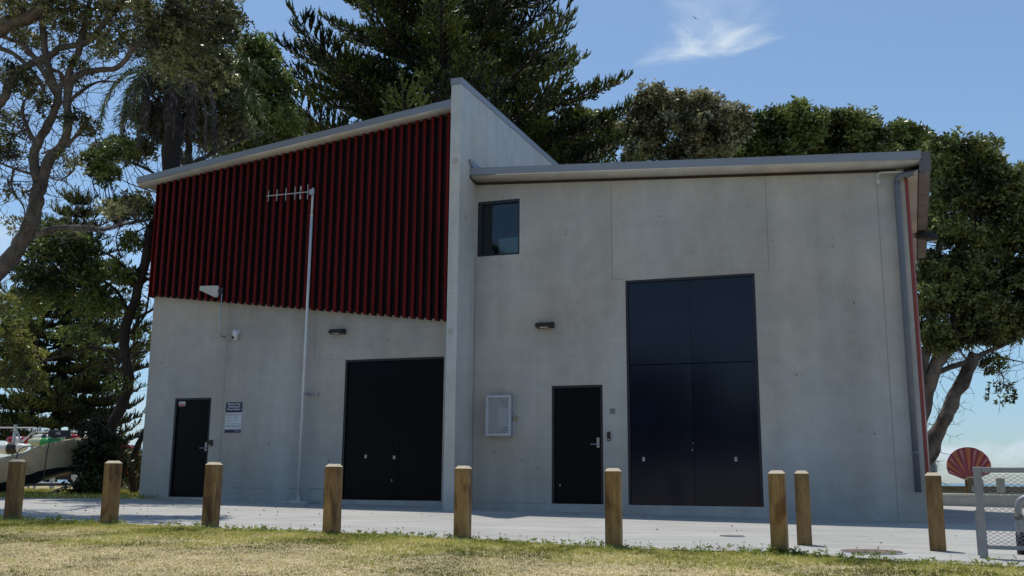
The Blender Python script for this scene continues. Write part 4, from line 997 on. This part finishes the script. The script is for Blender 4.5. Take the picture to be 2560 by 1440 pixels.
tree('bright_tree', 'bright green round leaved tree between the palm and the huge pine', 'tree', gbase(650, 30), [([(650, 1240), (655, 600), (650, 350), (660, 200)], .22, .06), ([(650, 380), (600, 300), (600, 220)], .07, .03), ([(652, 360), (700, 320), (710, 280)], .06, .03)], C4, 30, LM['green'], BARK, Ln=.15, Wd=.075, k=9, ros=18, sub=(.28, .5), seed=51)
def palm():
    D = 24.0; top = at(436, 185, D); base = Vector((top.x, top.y, gzw(top.x, top.y))); t = thing('date_palm', 'tall palm with brown hanging dead fronds behind the left end of the roof', 'palm', base)
    H = top.z - base.z; b = MB(); n = 46; vs = []
    b.tube([Vector((1.05 * (1 - i / n) ** 1.5 + .03 * math.sin(i), 0, H * i / n)) for i in range(n + 1)], [.20 + (.025 if i % 2 else 0) for i in range(n + 1)], 12, True, .15); b.build('trunk', BARKD, t)
    rng = np.random.default_rng(5)
    def frond(az, L_, drop, el, Vl, st, dead):
        pts = []; p = Vector((0, 0, H)); e = el; m_ = 16
        for i in range(m_ + 1):
            pts.append(p.copy()); d = Vector((math.cos(az) * math.cos(e), math.sin(az) * math.cos(e), math.sin(e))); p = p + d * L_ / m_; e -= drop / m_ * (1.3 if i < m_ * .5 else .8); e = max(e, -1.52)
        st.tube(pts, [.022 * (1 - .8 * i / m_) for i in range(m_ + 1)], 4, False)
        A = []; Dd = []
        for i in range(2, m_):
            for q in range(4):
                a = pts[i].lerp(pts[min(m_, i + 1)], q / 4); f = (pts[min(m_, i + 1)] - pts[i]).normalized(); s = f.cross(Vector((0, 0, 1)))
                if s.length < .15: s = Vector((math.sin(az), -math.cos(az), 0))
                s.normalize()
                for sd in (-1, 1):
                    dd = (s * sd * (.5 if dead else .9) + f * .65 + Vector((0, 0, -.55 if dead else -.25)) + Vector(rng.normal(size=3) * .1)).normalized(); A.append(a); Dd.append(dd)
        A = np.array([tuple(x) for x in A]); Dd = np.array([tuple(x) for x in Dd])
        Vl.append(leafquads(A, Dd, .42 if not dead else .34, .026, rng, .25))
    Vg, Vd = [], []; sg_, sd_ = MB(), MB()
    for i in range(18): frond(rng.uniform(0, 6.28), rng.uniform(2.4, 3.0), rng.uniform(1.3, 2.0), rng.uniform(.1, 1.2), Vg, sg_, False)
    for az, L_ in [(3.3, 2.6), (2.9, 2.3), (3.7, 2.4)]: frond(az, L_, 1.9, .35, Vg, sg_, False)
    for i in range(17): frond(rng.uniform(0, 6.28), rng.uniform(1.9, 2.6), rng.uniform(1.7, 2.4), rng.uniform(-.3, .25), Vd, sd_, True)
    V = np.concatenate(Vg); npmesh('crown', V, quads(V), LM['palm'], t); V = np.concatenate(Vd); npmesh('dead_fronds', V, quads(V), LM['dead'], t)
    sg_.build('frond_stalks', LM['palm'], t); sd_.build('dead_stalks', LM['dead'], t)
palm()

# --- row of round trees behind the right wing ----------------------------
def autolimbs(cx, cy, spread, D, n=5, y0=1240, ys=520, seed=1, r=.22):
    rr = random.Random(seed); L_ = [([(cx, y0), (cx + rr.uniform(-15, 15), 800), (cx, ys)], r, r * .7)]
    for i in range(n):
        a = -1 + 2 * i / max(1, n - 1); x = cx + a * spread
        L_.append(([(cx, ys), (cx + a * spread * .4, (ys + cy) / 2 + rr.uniform(-10, 10)), (x, cy + abs(a) * 25 + rr.uniform(-15, 15))], r * .5, .03))
    return L_
G_ = 'round crowned trees behind the right wing'
C5 = [(1625, 260, 52, 34, 17), (1690, 262, 45, 28, 12), (1765, 265, 50, 32, 15), (1830, 300, 42, 36, 13), (1640, 320, 70, 50, 24), (1730, 330, 60, 45, 20), (1800, 360, 70, 45, 22), (1700, 390, 90, 40, 20), (1590, 300, 35, 36, 10), (1850, 330, 20, 26, 4), (1600, 385, 50, 30, 8), (1700, 470, 110, 60, 22)]
tree('round_tree', 'budded brownish tree between the huge pine and the green trees over the right roof', 'tree', gbase(1715, 38), autolimbs(1715, 330, 110, 38, seed=2), C5, 38, LM['budded'], BARK, Ln=.20, Wd=.085, k=9, ros=17, sub=(.28, .48), seed=61, group=G_)
C6 = [(1950, 305, 48, 36, 17), (1990, 280, 26, 16, 5), (1905, 345, 36, 34, 10), (1900, 385, 50, 30, 10), (2000, 340, 60, 40, 20), (1960, 385, 60, 30, 12), (1880, 320, 30, 24, 6), (1860, 380, 40, 28, 8), (2035, 310, 30, 24, 6), (1950, 460, 90, 60, 20)]
tree('round_tree', 'fresh green tree with the small peaked crown over the middle of the right roof', 'tree', gbase(1950, 40), autolimbs(1950, 330, 70, 40, seed=3), C6, 40, LM['green'], BARK, Ln=.21, Wd=.095, k=9, ros=17, sub=(.30, .50), seed=62, group=G_)
C7 = [(2060, 305, 40, 26, 9), (2110, 310, 50, 32, 14), (2165, 315, 36, 30, 9), (2190, 345, 26, 24, 5), (2080, 355, 70, 40, 20), (2150, 365, 60, 30, 14), (2040, 320, 25, 25, 6), (2060, 390, 120, 30, 24), (2200, 385, 50, 26, 9), (2110, 470, 100, 60, 20)]
tree('round_tree', 'broad low green tree just right of the small peaked crown over the right roof', 'tree', gbase(2110, 41), autolimbs(2110, 335, 75, 41, seed=4), C7, 41, LM['mixed'], BARK, Ln=.21, Wd=.095, k=9, ros=17, sub=(.30, .50), seed=63, group=G_)
C8 = [(2255, 335, 34, 28, 9), (2295, 350, 28, 24, 7), (2260, 370, 50, 25, 10), (2230, 350, 20, 26, 5), (2310, 375, 30, 24, 7), (2262, 450, 60, 60, 14)]
tree('round_tree', 'small rounded tree peeping over the right end of the roof', 'tree', gbase(2262, 42), autolimbs(2262, 350, 35, 42, seed=5), C8, 42, LM['green'], BARK, Ln=.21, Wd=.095, k=9, ros=17, sub=(.30, .48), seed=64, group=G_)
C9 = [(1440, 300, 60, 36, 14), (1500, 320, 60, 40, 16), (1400, 350, 60, 40, 16), (1470, 380, 80, 40, 20), (1560, 340, 30, 30, 6), (1350, 330, 40, 30, 8), (1440, 470, 110, 60, 20)]
tree('yellowish_tree', 'yellow green tree showing under the right branches of the huge pine', 'tree', gbase(1450, 40), autolimbs(1450, 360, 90, 40, seed=6), C9, 40, LM['yellow'], BARK, Ln=.2, Wd=.08, k=8, ros=16, sub=(.34, .56), seed=65)
# --- big tree at the right ------------------------------------------------
T10 = [([(2275, 1245), (2300, 1180), (2335, 1110), (2362, 1050), (2385, 1000), (2415, 935), (2440, 880)], .25, .16), ([(2255, 1180), (2290, 1080), (2318, 980), (2345, 900), (2385, 850), (2400, 780), (2430, 700)], .27, .12),
       ([(2300, 1020), (2310, 900), (2330, 830), (2320, 740), (2340, 640), (2370, 560)], .16, .06), ([(2345, 930), (2400, 910), (2455, 885), (2500, 868), (2560, 835), (2600, 800)], .085, .04),
       ([(2475, 878), (2510, 895), (2560, 905)], .03, .015), ([(2390, 830), (2450, 770), (2500, 700), (2540, 600)], .12, .05), ([(2430, 700), (2440, 600), (2420, 500), (2410, 440)], .10, .04), ([(2360, 870), (2390, 860), (2420, 900), (2470, 920)], .04, .015),
       ([(2470, 905), (2500, 930), (2510, 955), (2500, 985)], .014, .006), ([(2370, 560), (2350, 480), (2360, 420)], .06, .03)]
C10 = [(2370, 372, 55, 32, 17), (2440, 385, 55, 34, 18), (2475, 410, 30, 30, 7), (2350, 420, 50, 30, 13), (2420, 440, 60, 35, 18), (2380, 490, 70, 50, 26), (2450, 500, 60, 50, 20), (2530, 450, 55, 35, 17), (2500, 520, 60, 50, 22), (2570, 520, 40, 60, 14), (2540, 600, 70, 60, 32), (2400, 590, 60, 50, 18), (2340, 560, 40, 60, 14), (2460, 600, 60, 60, 22),
       (2500, 690, 80, 60, 36), (2400, 680, 80, 50, 28), (2330, 680, 40, 60, 16), (2560, 700, 60, 60, 24), (2350, 760, 60, 50, 22), (2440, 770, 80, 50, 32), (2530, 780, 70, 45, 26), (2330, 830, 40, 40, 10), (2580, 800, 50, 30, 9), (2440, 830, 50, 22, 9), (2520, 840, 40, 14, 4), (2460, 835, 110, 26, 18), (2350, 860, 50, 34, 10), (2320, 740, 40, 50, 10), (2420, 720, 60, 50, 12), (2490, 915, 26, 10, 3), (2500, 985, 9, 6, 1), (2310, 600, 20, 40, 4)]
tree('spreading_tree', 'big spreading tree with two leaning trunks beyond the right end of the building', 'tree', gbase(2262, 27), T10, C10, 27, LM['mixed'], BARKL, Ln=.145, Wd=.066, k=9, ros=16, sub=(.2, .38), seed=71, twr=.011, bare=220)

# --- bushes ---------------------------------------------------------------
def bush(name, label, px, D, clumps, leaf, seed, **kw):
    return tree(name, label, 'bush', gbase(px, D), [([(px, 1245), (px - 8, 1180), (px - 20, 1110)], .03, .015), ([(px, 1245), (px + 10, 1180), (px + 5, 1130)], .03, .015)], clumps, D, leaf, BARKD, seed=seed, **kw)
bush('dark_bush', 'dark glossy bush under the slender tree beside the covered boat', 235, 22.5, [(235, 1080, 40, 30, 8), (255, 1115, 50, 40, 13), (225, 1140, 36, 36, 6), (240, 1170, 42, 42, 13), (255, 1200, 45, 45, 16), (290, 1170, 26, 40, 8), (230, 1225, 50, 20, 9), (300, 1110, 15, 20, 3), (180, 1225, 20, 14, 2)], LM['bush'], 81, Ln=.09, Wd=.04, ros=22, sub=(.16, .32), twr=.006)
bush('low_hedge', 'low leafy shrub squeezed between the slender trunk and the building corner', 340, 27, [(338, 1150, 14, 30, 7), (345, 1195, 16, 40, 9), (330, 1215, 25, 26, 9)], LM['olive'], 82, Ln=.09, Wd=.04, ros=22, sub=(.14, .25), twr=.005)
tree('shrubby_tree', 'yellow green shrubby growth low at the left edge below the leaning trunk', 'bush', gbase(-260, 21), [([(-260, 1245), (-200, 1100), (-80, 1000), (10, 930), (60, 880)], .10, .03), ([(-80, 1000), (10, 960), (70, 950), (100, 930)], .05, .015), ([(-80, 1000), (-20, 880), (10, 800)], .05, .015)], [(30, 830, 60, 36, 8), (50, 890, 60, 50, 12), (10, 940, 50, 50, 9), (70, 950, 40, 30, 4), (0, 770, 40, 40, 5)], 21, LM['yellow'], BARK, seed=83, Ln=.085, Wd=.034, ros=18, sub=(.16, .3), twr=.009)

# --- trees across the reserve, behind the photographer (seen only as reflections in the glass and paint)
def backtree(s, n, h, r, seed, label):
    rng = np.random.default_rng(seed); base = W(s, n, gz(s, n)); t = thing('reserve_tree', label, 'tree', base, 0, 'trees across the reserve behind the viewpoint')
    b = MB(); b.tube(catmull([(0, 0, -.1), (.1, .05, h * .3), (-.05, 0, h * .6), (0, 0, h * .85)], 4), [.32 - .02 * i for i in range(13)], 8, True, .3)
    Vs = []
    for i in range(70):
        d = norm(rng.normal(size=3)); c = np.array([0, 0, h * .58]) + d * rng.random() ** .4 * np.array([r, r, h * .38]); Vs.append(clump(c, rng.uniform(.7, 1.3), 26, 7, .42, .22, rng))
        if i % 7 == 0: b.tube([(0, 0, h * .4), tuple(c * .6 + np.array([0, 0, h * .2])), tuple(c)], [.12, .07, .03], 5, False)
    b.build('trunk', BARKD, t, True); V = np.concatenate(Vs); npmesh('crown', V, quads(V), LM['green'], t)
for q_, (s, n, h_, r, lb) in enumerate([(-14.5, 33, 14.5, 4.6, 'tallest reserve tree reflected in the upper window'), (-6, 36, 7.2, 4.6, 'first low reserve tree right of the tallest one'), (3, 37, 6.8, 4.8, 'middle low reserve tree behind the viewpoint'), (11.5, 37, 7.4, 4.6, 'second low reserve tree from the car park side'), (20, 38, 8.5, 5, 'last reserve tree toward the car park'), (-24, 38, 9, 5.5, 'reserve tree farthest toward the boat yard')]):
    backtree(s, n, h_, r, 200 + q_, lb)

# ------------------------------------------------------------------ lawn
def lawn():
    rng = np.random.default_rng(3)
    def field(n, s0, s1, n0, n1):
        return np.stack([rng.uniform(s0, s1, n), rng.uniform(n0, n1, n)], 1)
    P = field(330000, -8, 8.5, 6.7, 13.5)
    en = np.interp(P[:, 0], [e[0] for e in EDGE], [e[1] for e in EDGE])
    # camera side only within reach of the picture
    Ux, Uy = U.x, U.y; wx = P0.x + P[:, 0] * U.x + P[:, 1] * NV.x; wy = P0.y + P[:, 0] * U.y + P[:, 1] * NV.y
    ok = (P[:, 1] > en - .04 + .10 * np.sin(P[:, 0] * 3.1) * np.sin(P[:, 0] * 1.3 + 1)) & (wy > 6.2) & (abs(wx) < wy * .60 + .6)
    P = P[ok]; en = en[ok]; wx = wx[ok]; wy = wy[ok]
    gzv = np.array([gz(a, b) for a, b in P])
    nz = np.array([mn.noise(Vector((a * .9, b * 1.4, 0))) + .5 * mn.noise(Vector((a * 3, b * 4, 5))) for a, b in P])
    dist = P[:, 1] - en
    lush = np.clip(1.35 - dist * .62 + nz * 1.0, .12, 1)
    patch = np.clip(nz * 1.4 - .15, 0, 1) * .7; lush = np.maximum(lush, patch)
    g = rng.random(len(P)) < lush * .85
    t1 = 'lush'
    def blades(sel, hmin, hmax, wd, mt, name, keep):
        idx = np.where(sel)[0]; idx = idx[rng.random(len(idx)) < keep]
        n = len(idx); pos = np.stack([wx[idx], wy[idx], gzv[idx] - .004], 1)
        az = rng.uniform(0, 6.28, n); ln = rng.uniform(.25, 1.15, n); h = rng.uniform(hmin, hmax, n) * (0.7 + .5 * lush[idx])
        D = np.stack([np.cos(az) * ln, np.sin(az) * ln, np.ones(n)], 1); D = norm(D)
        V = leafquads(pos, D, 1.0, wd, rng, .2)
        V = V.reshape(n, 4, 3); V = pos[:, None] + (V - pos[:, None]) * np.array([1, 1, 1]) ; 
        return idx, pos, D, h
    def mk(sel, hmin, hmax, wd, mt, name, label, keep):
        idx, pos, D, h = blades(sel, hmin, hmax, wd, mt, name, keep)
        n = len(idx); r = norm(rng.normal(size=(n, 3)) * [1, 1, .2]); S = norm(np.cross(D, r)); hh = h[:, None]; w_ = wd * rng.uniform(.7, 1.3, (n, 1))
        V = np.stack([pos - S * w_ * .5, pos + S * w_ * .5, pos + D * hh * .6 + S * w_ * .45, pos + D * hh + np.array([0, 0, -.15]) * hh], 1).reshape(-1, 3)
        o = npmesh(name, V, quads(V), mt); tag(o, label, 'grass', kind='stuff'); return o
    MDRY = mat_leaf('dry_blades', [(.19, .15, .055), (.47, .375, .15), (.70, .60, .29)], .7, scale=1.2, trans=.2, spec=.2)
    MGR = mat_leaf('green_blades', [(.14, .16, .028), (.38, .40, .07), (.60, .58, .18)], .6, scale=1.2, trans=.25, spec=.25)
    mk(~g, .014, .034, .0075, MDRY, 'dry_grass', 'short dry straw coloured lawn in front', .85)
    mk(g, .016, .045, .008, MGR, 'green_grass', 'greener weedy grass along the edge of the concrete', 1.0)
    # clover and weeds overhanging the edge
    n = 750; s = rng.uniform(-8, 8.5, n); e = np.interp(s, [q[0] for q in EDGE], [q[1] for q in EDGE])
    dens = np.array([mn.noise(Vector((x * 1.2, 0, 8))) for x in s]); k = dens + rng.uniform(-.4, .4, n) > -.05; s = s[k]; e = e[k]
    nn = e + rng.normal(0, .13, len(s)) + .04
    extra = [(4.08 + rng.normal(0, .14), 7.26 + abs(rng.normal(0, .06))) for _ in range(26)] + [(x + rng.normal(0, .1), 7.0 + rng.normal(0, .05)) for x in (-5.95, -4.28, 5.0, .6) for _ in range(6)]
    s = np.concatenate([s, [q[0] for q in extra]]); nn = np.concatenate([nn, [q[1] for q in extra]])
    pos = np.stack([P0.x + s * U.x + nn * NV.x, P0.y + s * U.y + nn * NV.y, np.array([gz(a, b) for a, b in zip(s, nn)]) + rng.uniform(.004, .035, len(s))], 1)
    V = rosettes(pos, np.tile([0, 0, 1.0], (len(pos), 1)), 8, .032, .017, rng, spread=.9, up=.5)
    # thin stalks with seed heads
    m_ = rng.random(len(pos)) < .35; sp = pos[m_]; h = rng.uniform(.025, .065, len(sp))
    top = sp + np.stack([rng.normal(0, .015, len(sp)), rng.normal(0, .015, len(sp)), h], 1)
    S = np.tile([[.0012, 0, 0]], (len(sp), 1)); V2 = np.stack([sp - S, sp + S, top + S, top - S], 1).reshape(-1, 3)
    hd = rosettes(top, np.tile([0, 0, 1.0], (len(top), 1)), 5, .014, .009, rng, up=.8)
    VV = np.concatenate([V, V2, hd]); o = npmesh('edge_weeds', VV, quads(VV), LM['weed']); tag(o, 'clover and seeding weeds along the lawn edge and post feet', 'weeds', kind='stuff')
    # verge at far left beyond the concrete
    n = 9000; s = rng.uniform(-17, -9.6, n); q = rng.uniform(-3.6, 1.6, n); lim = np.interp(s, [-17, -13, -10, -9.5], [1.9, 1.9, .25, .1]); kk = q < lim - .02; s = s[kk]; q = q[kk]
    pos = np.stack([P0.x + s * U.x + q * NV.x, P0.y + s * U.y + q * NV.y, np.array([gz(a, b) for a, b in zip(s, q)]) - .006], 1); n = len(s)
    az = rng.uniform(0, 6.28, n); D = norm(np.stack([np.cos(az) * .5, np.sin(az) * .5, np.ones(n)], 1)); V = leafquads(pos, D, .11, .016, rng, .2)
    o = npmesh('verge_grass', V, quads(V), MGR); tag(o, 'longer green grass on the verge beneath the boat', 'grass', kind='stuff')
lawn()

# ------------------------------------------------------------------ boat yard at left
MT = mat('beige_tarpaulin', (.44, .345, .215), .85, .2, 2.5, bump=.6, bscale=5, fine=.08)
def boat():
    # a covered hull on a trailer, bow towards the right
    base = gbase(60, 22.5, 1243); t = thing('covered_boat', 'boat under a sagging beige tarpaulin on a trailer at the left edge', 'boat', base, math.radians(4))
    for xr in (-1.6, -.7, .1, .75):
        rz_ = .97 + .38 * smooth(.55, 1, (xr + 2.6) / 3.95); MB().tube(catmull([(xr, -.93, .3), (xr + .03, -.90, rz_ - .12), (xr + .02, -.4, rz_ + .03), (xr, .1, rz_ + .05)], 4), .012, 5).build('rope', M['black'], t)
    n = 26; m_ = 14; X0, X1 = -2.6, 1.35; vs = []
    for i in range(n + 1):
        u = i / n; x = X0 + (X1 - X0) * u
        ridge = .90 + .06 * math.sin(u * 9) + .38 * smooth(.55, 1, u); half = .9 * (1 - smooth(.7, 1.04, u) ** 2) + .03
        low = .22 + .50 * smooth(.45, 1, u) 
        for j in range(m_ + 1):
            v = j / m_ * 2 - 1; y = v * half
            av = abs(v); y = half * (min(1, av / .62)) * (1 if v > 0 else -1); tf = min(1, av / .62)
            z = ridge - .10 * tf ** 2 if av <= .62 else (ridge - .10) + (low - ridge + .10) * ((av - .62) / .38) ** 1.15
            if av > .62: y *= 1 - .10 * (av - .62) / .38
            z += .06 * mn.noise(Vector((x * 2.1, y * 1.5, 2))) + .035 * mn.noise(Vector((x * 6, y * 2, 5))); y += .05 * mn.noise(Vector((x * 5, z * 4, 8)))
            if abs(v) > .999: z = low - .05 + .03 * mn.noise(Vector((x * 4, v, 0)))
            vs.append((x, y, z))
    k = m_ + 1; b = MB(); b.add(vs, [(i * k + j, (i + 1) * k + j, (i + 1) * k + j + 1, i * k + j + 1) for i in range(n) for j in range(m_)])
    b.build('tarpaulin', MT, t, True)
    b = MB(); vs = []
    for i in range(n + 1):
        u = i / n; x = X0 + (X1 - X0) * u; half = .78 * (1 - smooth(.6, 1.0, u) ** 1.6) + .02; low = .24 + .50 * smooth(.45, 1, u); keel = .02 + .50 * smooth(.45, 1.0, u)
        for y, z in ((-half, low), (-half * .8, (low + keel) / 2), (0, keel), (half * .8, (low + keel) / 2), (half, low)): vs.append((x, y, z))
    b.add(vs, [(i * 5 + j, i * 5 + j + 1, (i + 1) * 5 + j + 1, (i + 1) * 5 + j) for i in range(n) for j in range(4)])
    b.build('hull', mat('dark_blue_hull', (.02, .03, .055), .35, .2, 2), t, True)
    b = MB()
    b.box(-2.4, 1.2, -.03, .03, .22, .28) if False else b.cyl((-2.2, .45, .2), (1.1, 0, .24), .03, k=6); b.cyl((-2.2, -.45, .2), (1.1, 0, .24), .03, k=6); b.cyl((1.05, 0, .24), (1.35, 0, -.0), .022, k=6); b.cyl((.55, -.3, -.02), (1.25, -.3, .33), .018, k=6)
    b.build('trailer_frame', M['steel'], t)
    for y in (-.7, .7): MB().cyl((-1.0, y - .06, .2), (-1.0, y + .06, .2), .22, k=20).build('wheel', M['black'], t)
boat()
def rack():
    base = gbase(60, 29, 1240); base = at(80, 1222, 29); base.z = gzw(base.x, base.y)
    t = thing('boat_rack', 'galvanised steel rack of posts, rails and braces behind the covered boat', 'rack', base, math.radians(-4))
    k = 29 / FPX; X = lambda px: (px - 80) * k
    def Z(py): return at(80, py, 29).z - base.z
    for x, top in [(20, 1060), (70, 1072), (128, 1070), (200, 1078)]:
        MB().cyl((X(x), 0, 0), (X(x), 0, Z(top)), .045, k=8).build('post', M['steel'], t); MB().cyl((X(x) + .1, 1.2, 0), (X(x) + .1, 1.2, Z(top)), .045, k=8).build('post', M['steel'], t)
    for z, xa, xb in [(1068, -20, 75), (1079, 70, 215), (1115, 0, 215), (1180, 60, 230), (1207, 60, 230)]: MB().cyl((X(xa), -.02, Z(z)), (X(xb), -.02, Z(z)), .022, k=6).build('rail', M['steel'], t)
    for a, b_, c, d in [(12, 1136, 72, 1078), (25, 1070, 50, 1120), (76, 1130, 100, 1112)]: MB().cyl((X(a), -.06, Z(b_)), (X(c), -.06, Z(d)), .028, k=6).build('brace', M['steel'], t)
    def kayak(px0, px1, py, colors, label, y, r=.13):
        c = (px0 + px1) / 2; ky = thing('surf_ski', label, 'kayak', base + Vector((X(c), y, Z(py))), math.radians(-4)); Lh = (px1 - px0) * k / 2
        n = len(colors)
        for i, cm in enumerate(colors):
            b = MB(); a0 = -1 + 2 * i / n; a1 = -1 + 2 * (i + 1) / n; q = 6; pts = []; rad = []
            for j in range(q + 1):
                u = a0 + (a1 - a0) * j / q; pts.append((u * Lh, 0, .06 * u * u)); rad.append(max(.008, r * math.sqrt(max(0, 1 - abs(u) ** 2.3))))
            b.tube(pts, rad, 10); b.build('hull_band', cm, ky, True)
    Wt = mat('white_gelcoat', (.7, .7, .66), .3, .05, 3); Rd = mat('crimson_gelcoat', (.30, .015, .03), .3, .1, 3); Gn = mat('green_gelcoat', (.03, .27, .06), .3, .1, 3); Pg = mat('pale_green_gelcoat', (.48, .52, .34), .3, .1, 3); Bk = M['black']
    kayak(72, 215, 1095, [Wt, Wt, Bk, Wt, Bk, Rd, Wt, Bk, Rd, Rd, Wt], 'white surf ski with crimson and black bands on the upper rail of the rack', -.12)
    kayak(68, 160, 1107, [Pg, Pg, Gn, Gn, Gn], 'green surf ski resting under the crimson banded one', -.28, .15)
    kayak(-20, 45, 1100, [Rd, Wt, Rd], 'red tipped surf ski at the left end of the rack', .5)
    kayak(-30, 70, 1122, [Wt, Wt, Bk, Wt], 'white hulled surf ski low on the rack behind the covered boat', -.2, .17)
    cv = thing('navy_cover', 'dark navy boat cover with scribbled white letters hanging on the rack', 'cover', base + Vector((X(150), -.35, Z(1092))), math.radians(-4))
    MB().box(-.35, .32, -.03, .03, 0, .2).build('cover', mat('navy_canvas', (.012, .02, .04), .8, .1, 4), cv, bevel=.02)
    text_mesh('rib.', .13, MP, cv, (-.02, -.036, .07))
rack()
def lamp():
    D = 60; base = at(232, 1216, D); t = thing('street_lamp', 'distant double armed street lamp between pine and slender trunk', 'street lamp', base)
    H = at(232, 1006, D).z - base.z; b = MB(); b.cyl((0, 0, 0), (0, 0, H), .09, .07, 8); b.build('pole', M['steel'], t)
    k = D / FPX
    for sd, ln in ((-1, 30), (1, 30)):
        b = MB(); b.tube(catmull([(0, 0, H), (sd * 5 * k, 0, H + 18 * k), (sd * 14 * k, 0, H + 27 * k), (sd * ln * k, 0, H + 30 * k)], 5), .05, 6); b.build('arm', M['steel'], t, True)
        MB().box(min(sd * ln * k, sd * (ln + 14) * k), max(sd * ln * k, sd * (ln + 14) * k), -.12, .12, H + 28.5 * k, H + 31.5 * k).build('lamp_head', M['offwhite'], t)
lamp()
def car():
    D = 34; base = gbase(300, D, 1225); t = thing('parked_car', 'red parked car glimpsed between the slender tree and the building corner', 'car', base, math.radians(12))
    Rp = mat('red_car_paint', (.42, .012, .03), .25, .08, 2, spec=.6)
    prof = [(-1.9, .35), (-1.95, .75), (-1.75, .98), (-1.3, 1.38), (.3, 1.42), (.95, 1.0), (1.85, .86), (1.98, .6), (1.95, .35)]
    b = MB(); b.prism([(x, -.82, z) for x, z in prof], (0, 1.64, 0)); b.build('body', Rp, t, bevel=.06)
    b = MB(); b.prism([(-1.42, -.83, 1.02), (-1.15, -.83, 1.32), (.25, -.83, 1.35), (.8, -.83, 1.02)], (0, 1.66, 0)); b.build('windows', M['lens'], t)
    b = MB(); b.prism([(.36, -.7, 1.40), (.36, .7, 1.40), (1.0, .72, 1.02), (1.0, -.72, 1.02)], (.02, 0, .02)); b.build('windscreen', M['lens'], t)
    MB().box(-1.96, 1.99, -.80, .80, .22, .42).build('sill', M['black'], t)
    for x in (-1.25, 1.25):
        for y in (-.78, .78):
            wl = MB().cyl((x, y - .1, .32), (x, y + .1, .32), .32, k=20).build('wheel', M['black'], t); MB().cyl((x, y - .105, .32), (x, y + .105, .32), .19, k=12).build('rim', M['steel'], wl)
    for y in (-.6, .6): MB().box(1.9, 2.0, y - .14, y + .14, .62, .74).build('headlight', M['white'], t, bevel=.02)
car()

# ------------------------------------------------------------------ seagull
def gull():
    D = 100; c = at(1737, 45, D); t = thing('seagull', 'seagull gliding high in front of the small cloud', 'bird', c, math.radians(-25)); t.rotation_euler = (math.radians(0), math.radians(38), math.radians(-20))
    b = MB(); b.tube([(0, -.22, 0), (0, -.15, .005), (0, 0, 0), (0, .14, .01), (0, .2, .03), (0, .25, .03)], [.012, .035, .065, .05, .035, .008], 10); 
    for sd in (-1, 1):
        pts = [(0, .05), (.22, .12), (.5, -.02), (.56, -.08), (.24, -.04), (0, -.08)]; zz = [.01, .07, .03, .0, .06, .01]
        top = [(x * sd, y, z + .012) for (x, y), z in zip(pts, zz)]; bot = [(x * sd, y, z - .006) for (x, y), z in zip(pts, zz)]
        b.add(top + bot, [(0, 1, 4, 5), (1, 2, 3, 4), (11, 10, 7, 6), (10, 9, 8, 7)] + [(i, (i + 1) % 6, 6 + (i + 1) % 6, 6 + i) for i in range(6)])
    b.add([(0, -.2, .01), (-.05, -.32, .01), (.05, -.32, .01), (0, -.2, -.01)], [(0, 1, 2), (3, 2, 1)])
    b.build('body', mat('gull_plumage', (.55, .55, .57), .7, .15, 6), t, True)
gull()

def litter():
    rng = np.random.default_rng(77); n = 170
    s = np.concatenate([rng.uniform(-9, 7, 70), rng.normal(-7, 2.0, 100)]); q = np.concatenate([rng.uniform(.3, 6.6, 70), rng.uniform(.5, 6.6, 100)])
    pos = np.stack([P0.x + s * U.x + q * NV.x, P0.y + s * U.y + q * NV.y, np.array([gz(a, b) for a, b in zip(s, q)]) + .009], 1)
    az = rng.uniform(0, 6.28, n); D = norm(np.stack([np.cos(az), np.sin(az), rng.uniform(-.02, .3, n)], 1))
    V = leafquads(pos, D, .042, .020, rng, .0)
    o = npmesh('leaf_litter', V, quads(V), mat('dry_leaf_brown', (.16, .10, .055), .8, .4, 3)); tag(o, 'scattered dry leaves on the concrete apron', 'leaf litter', kind='stuff')
litter()
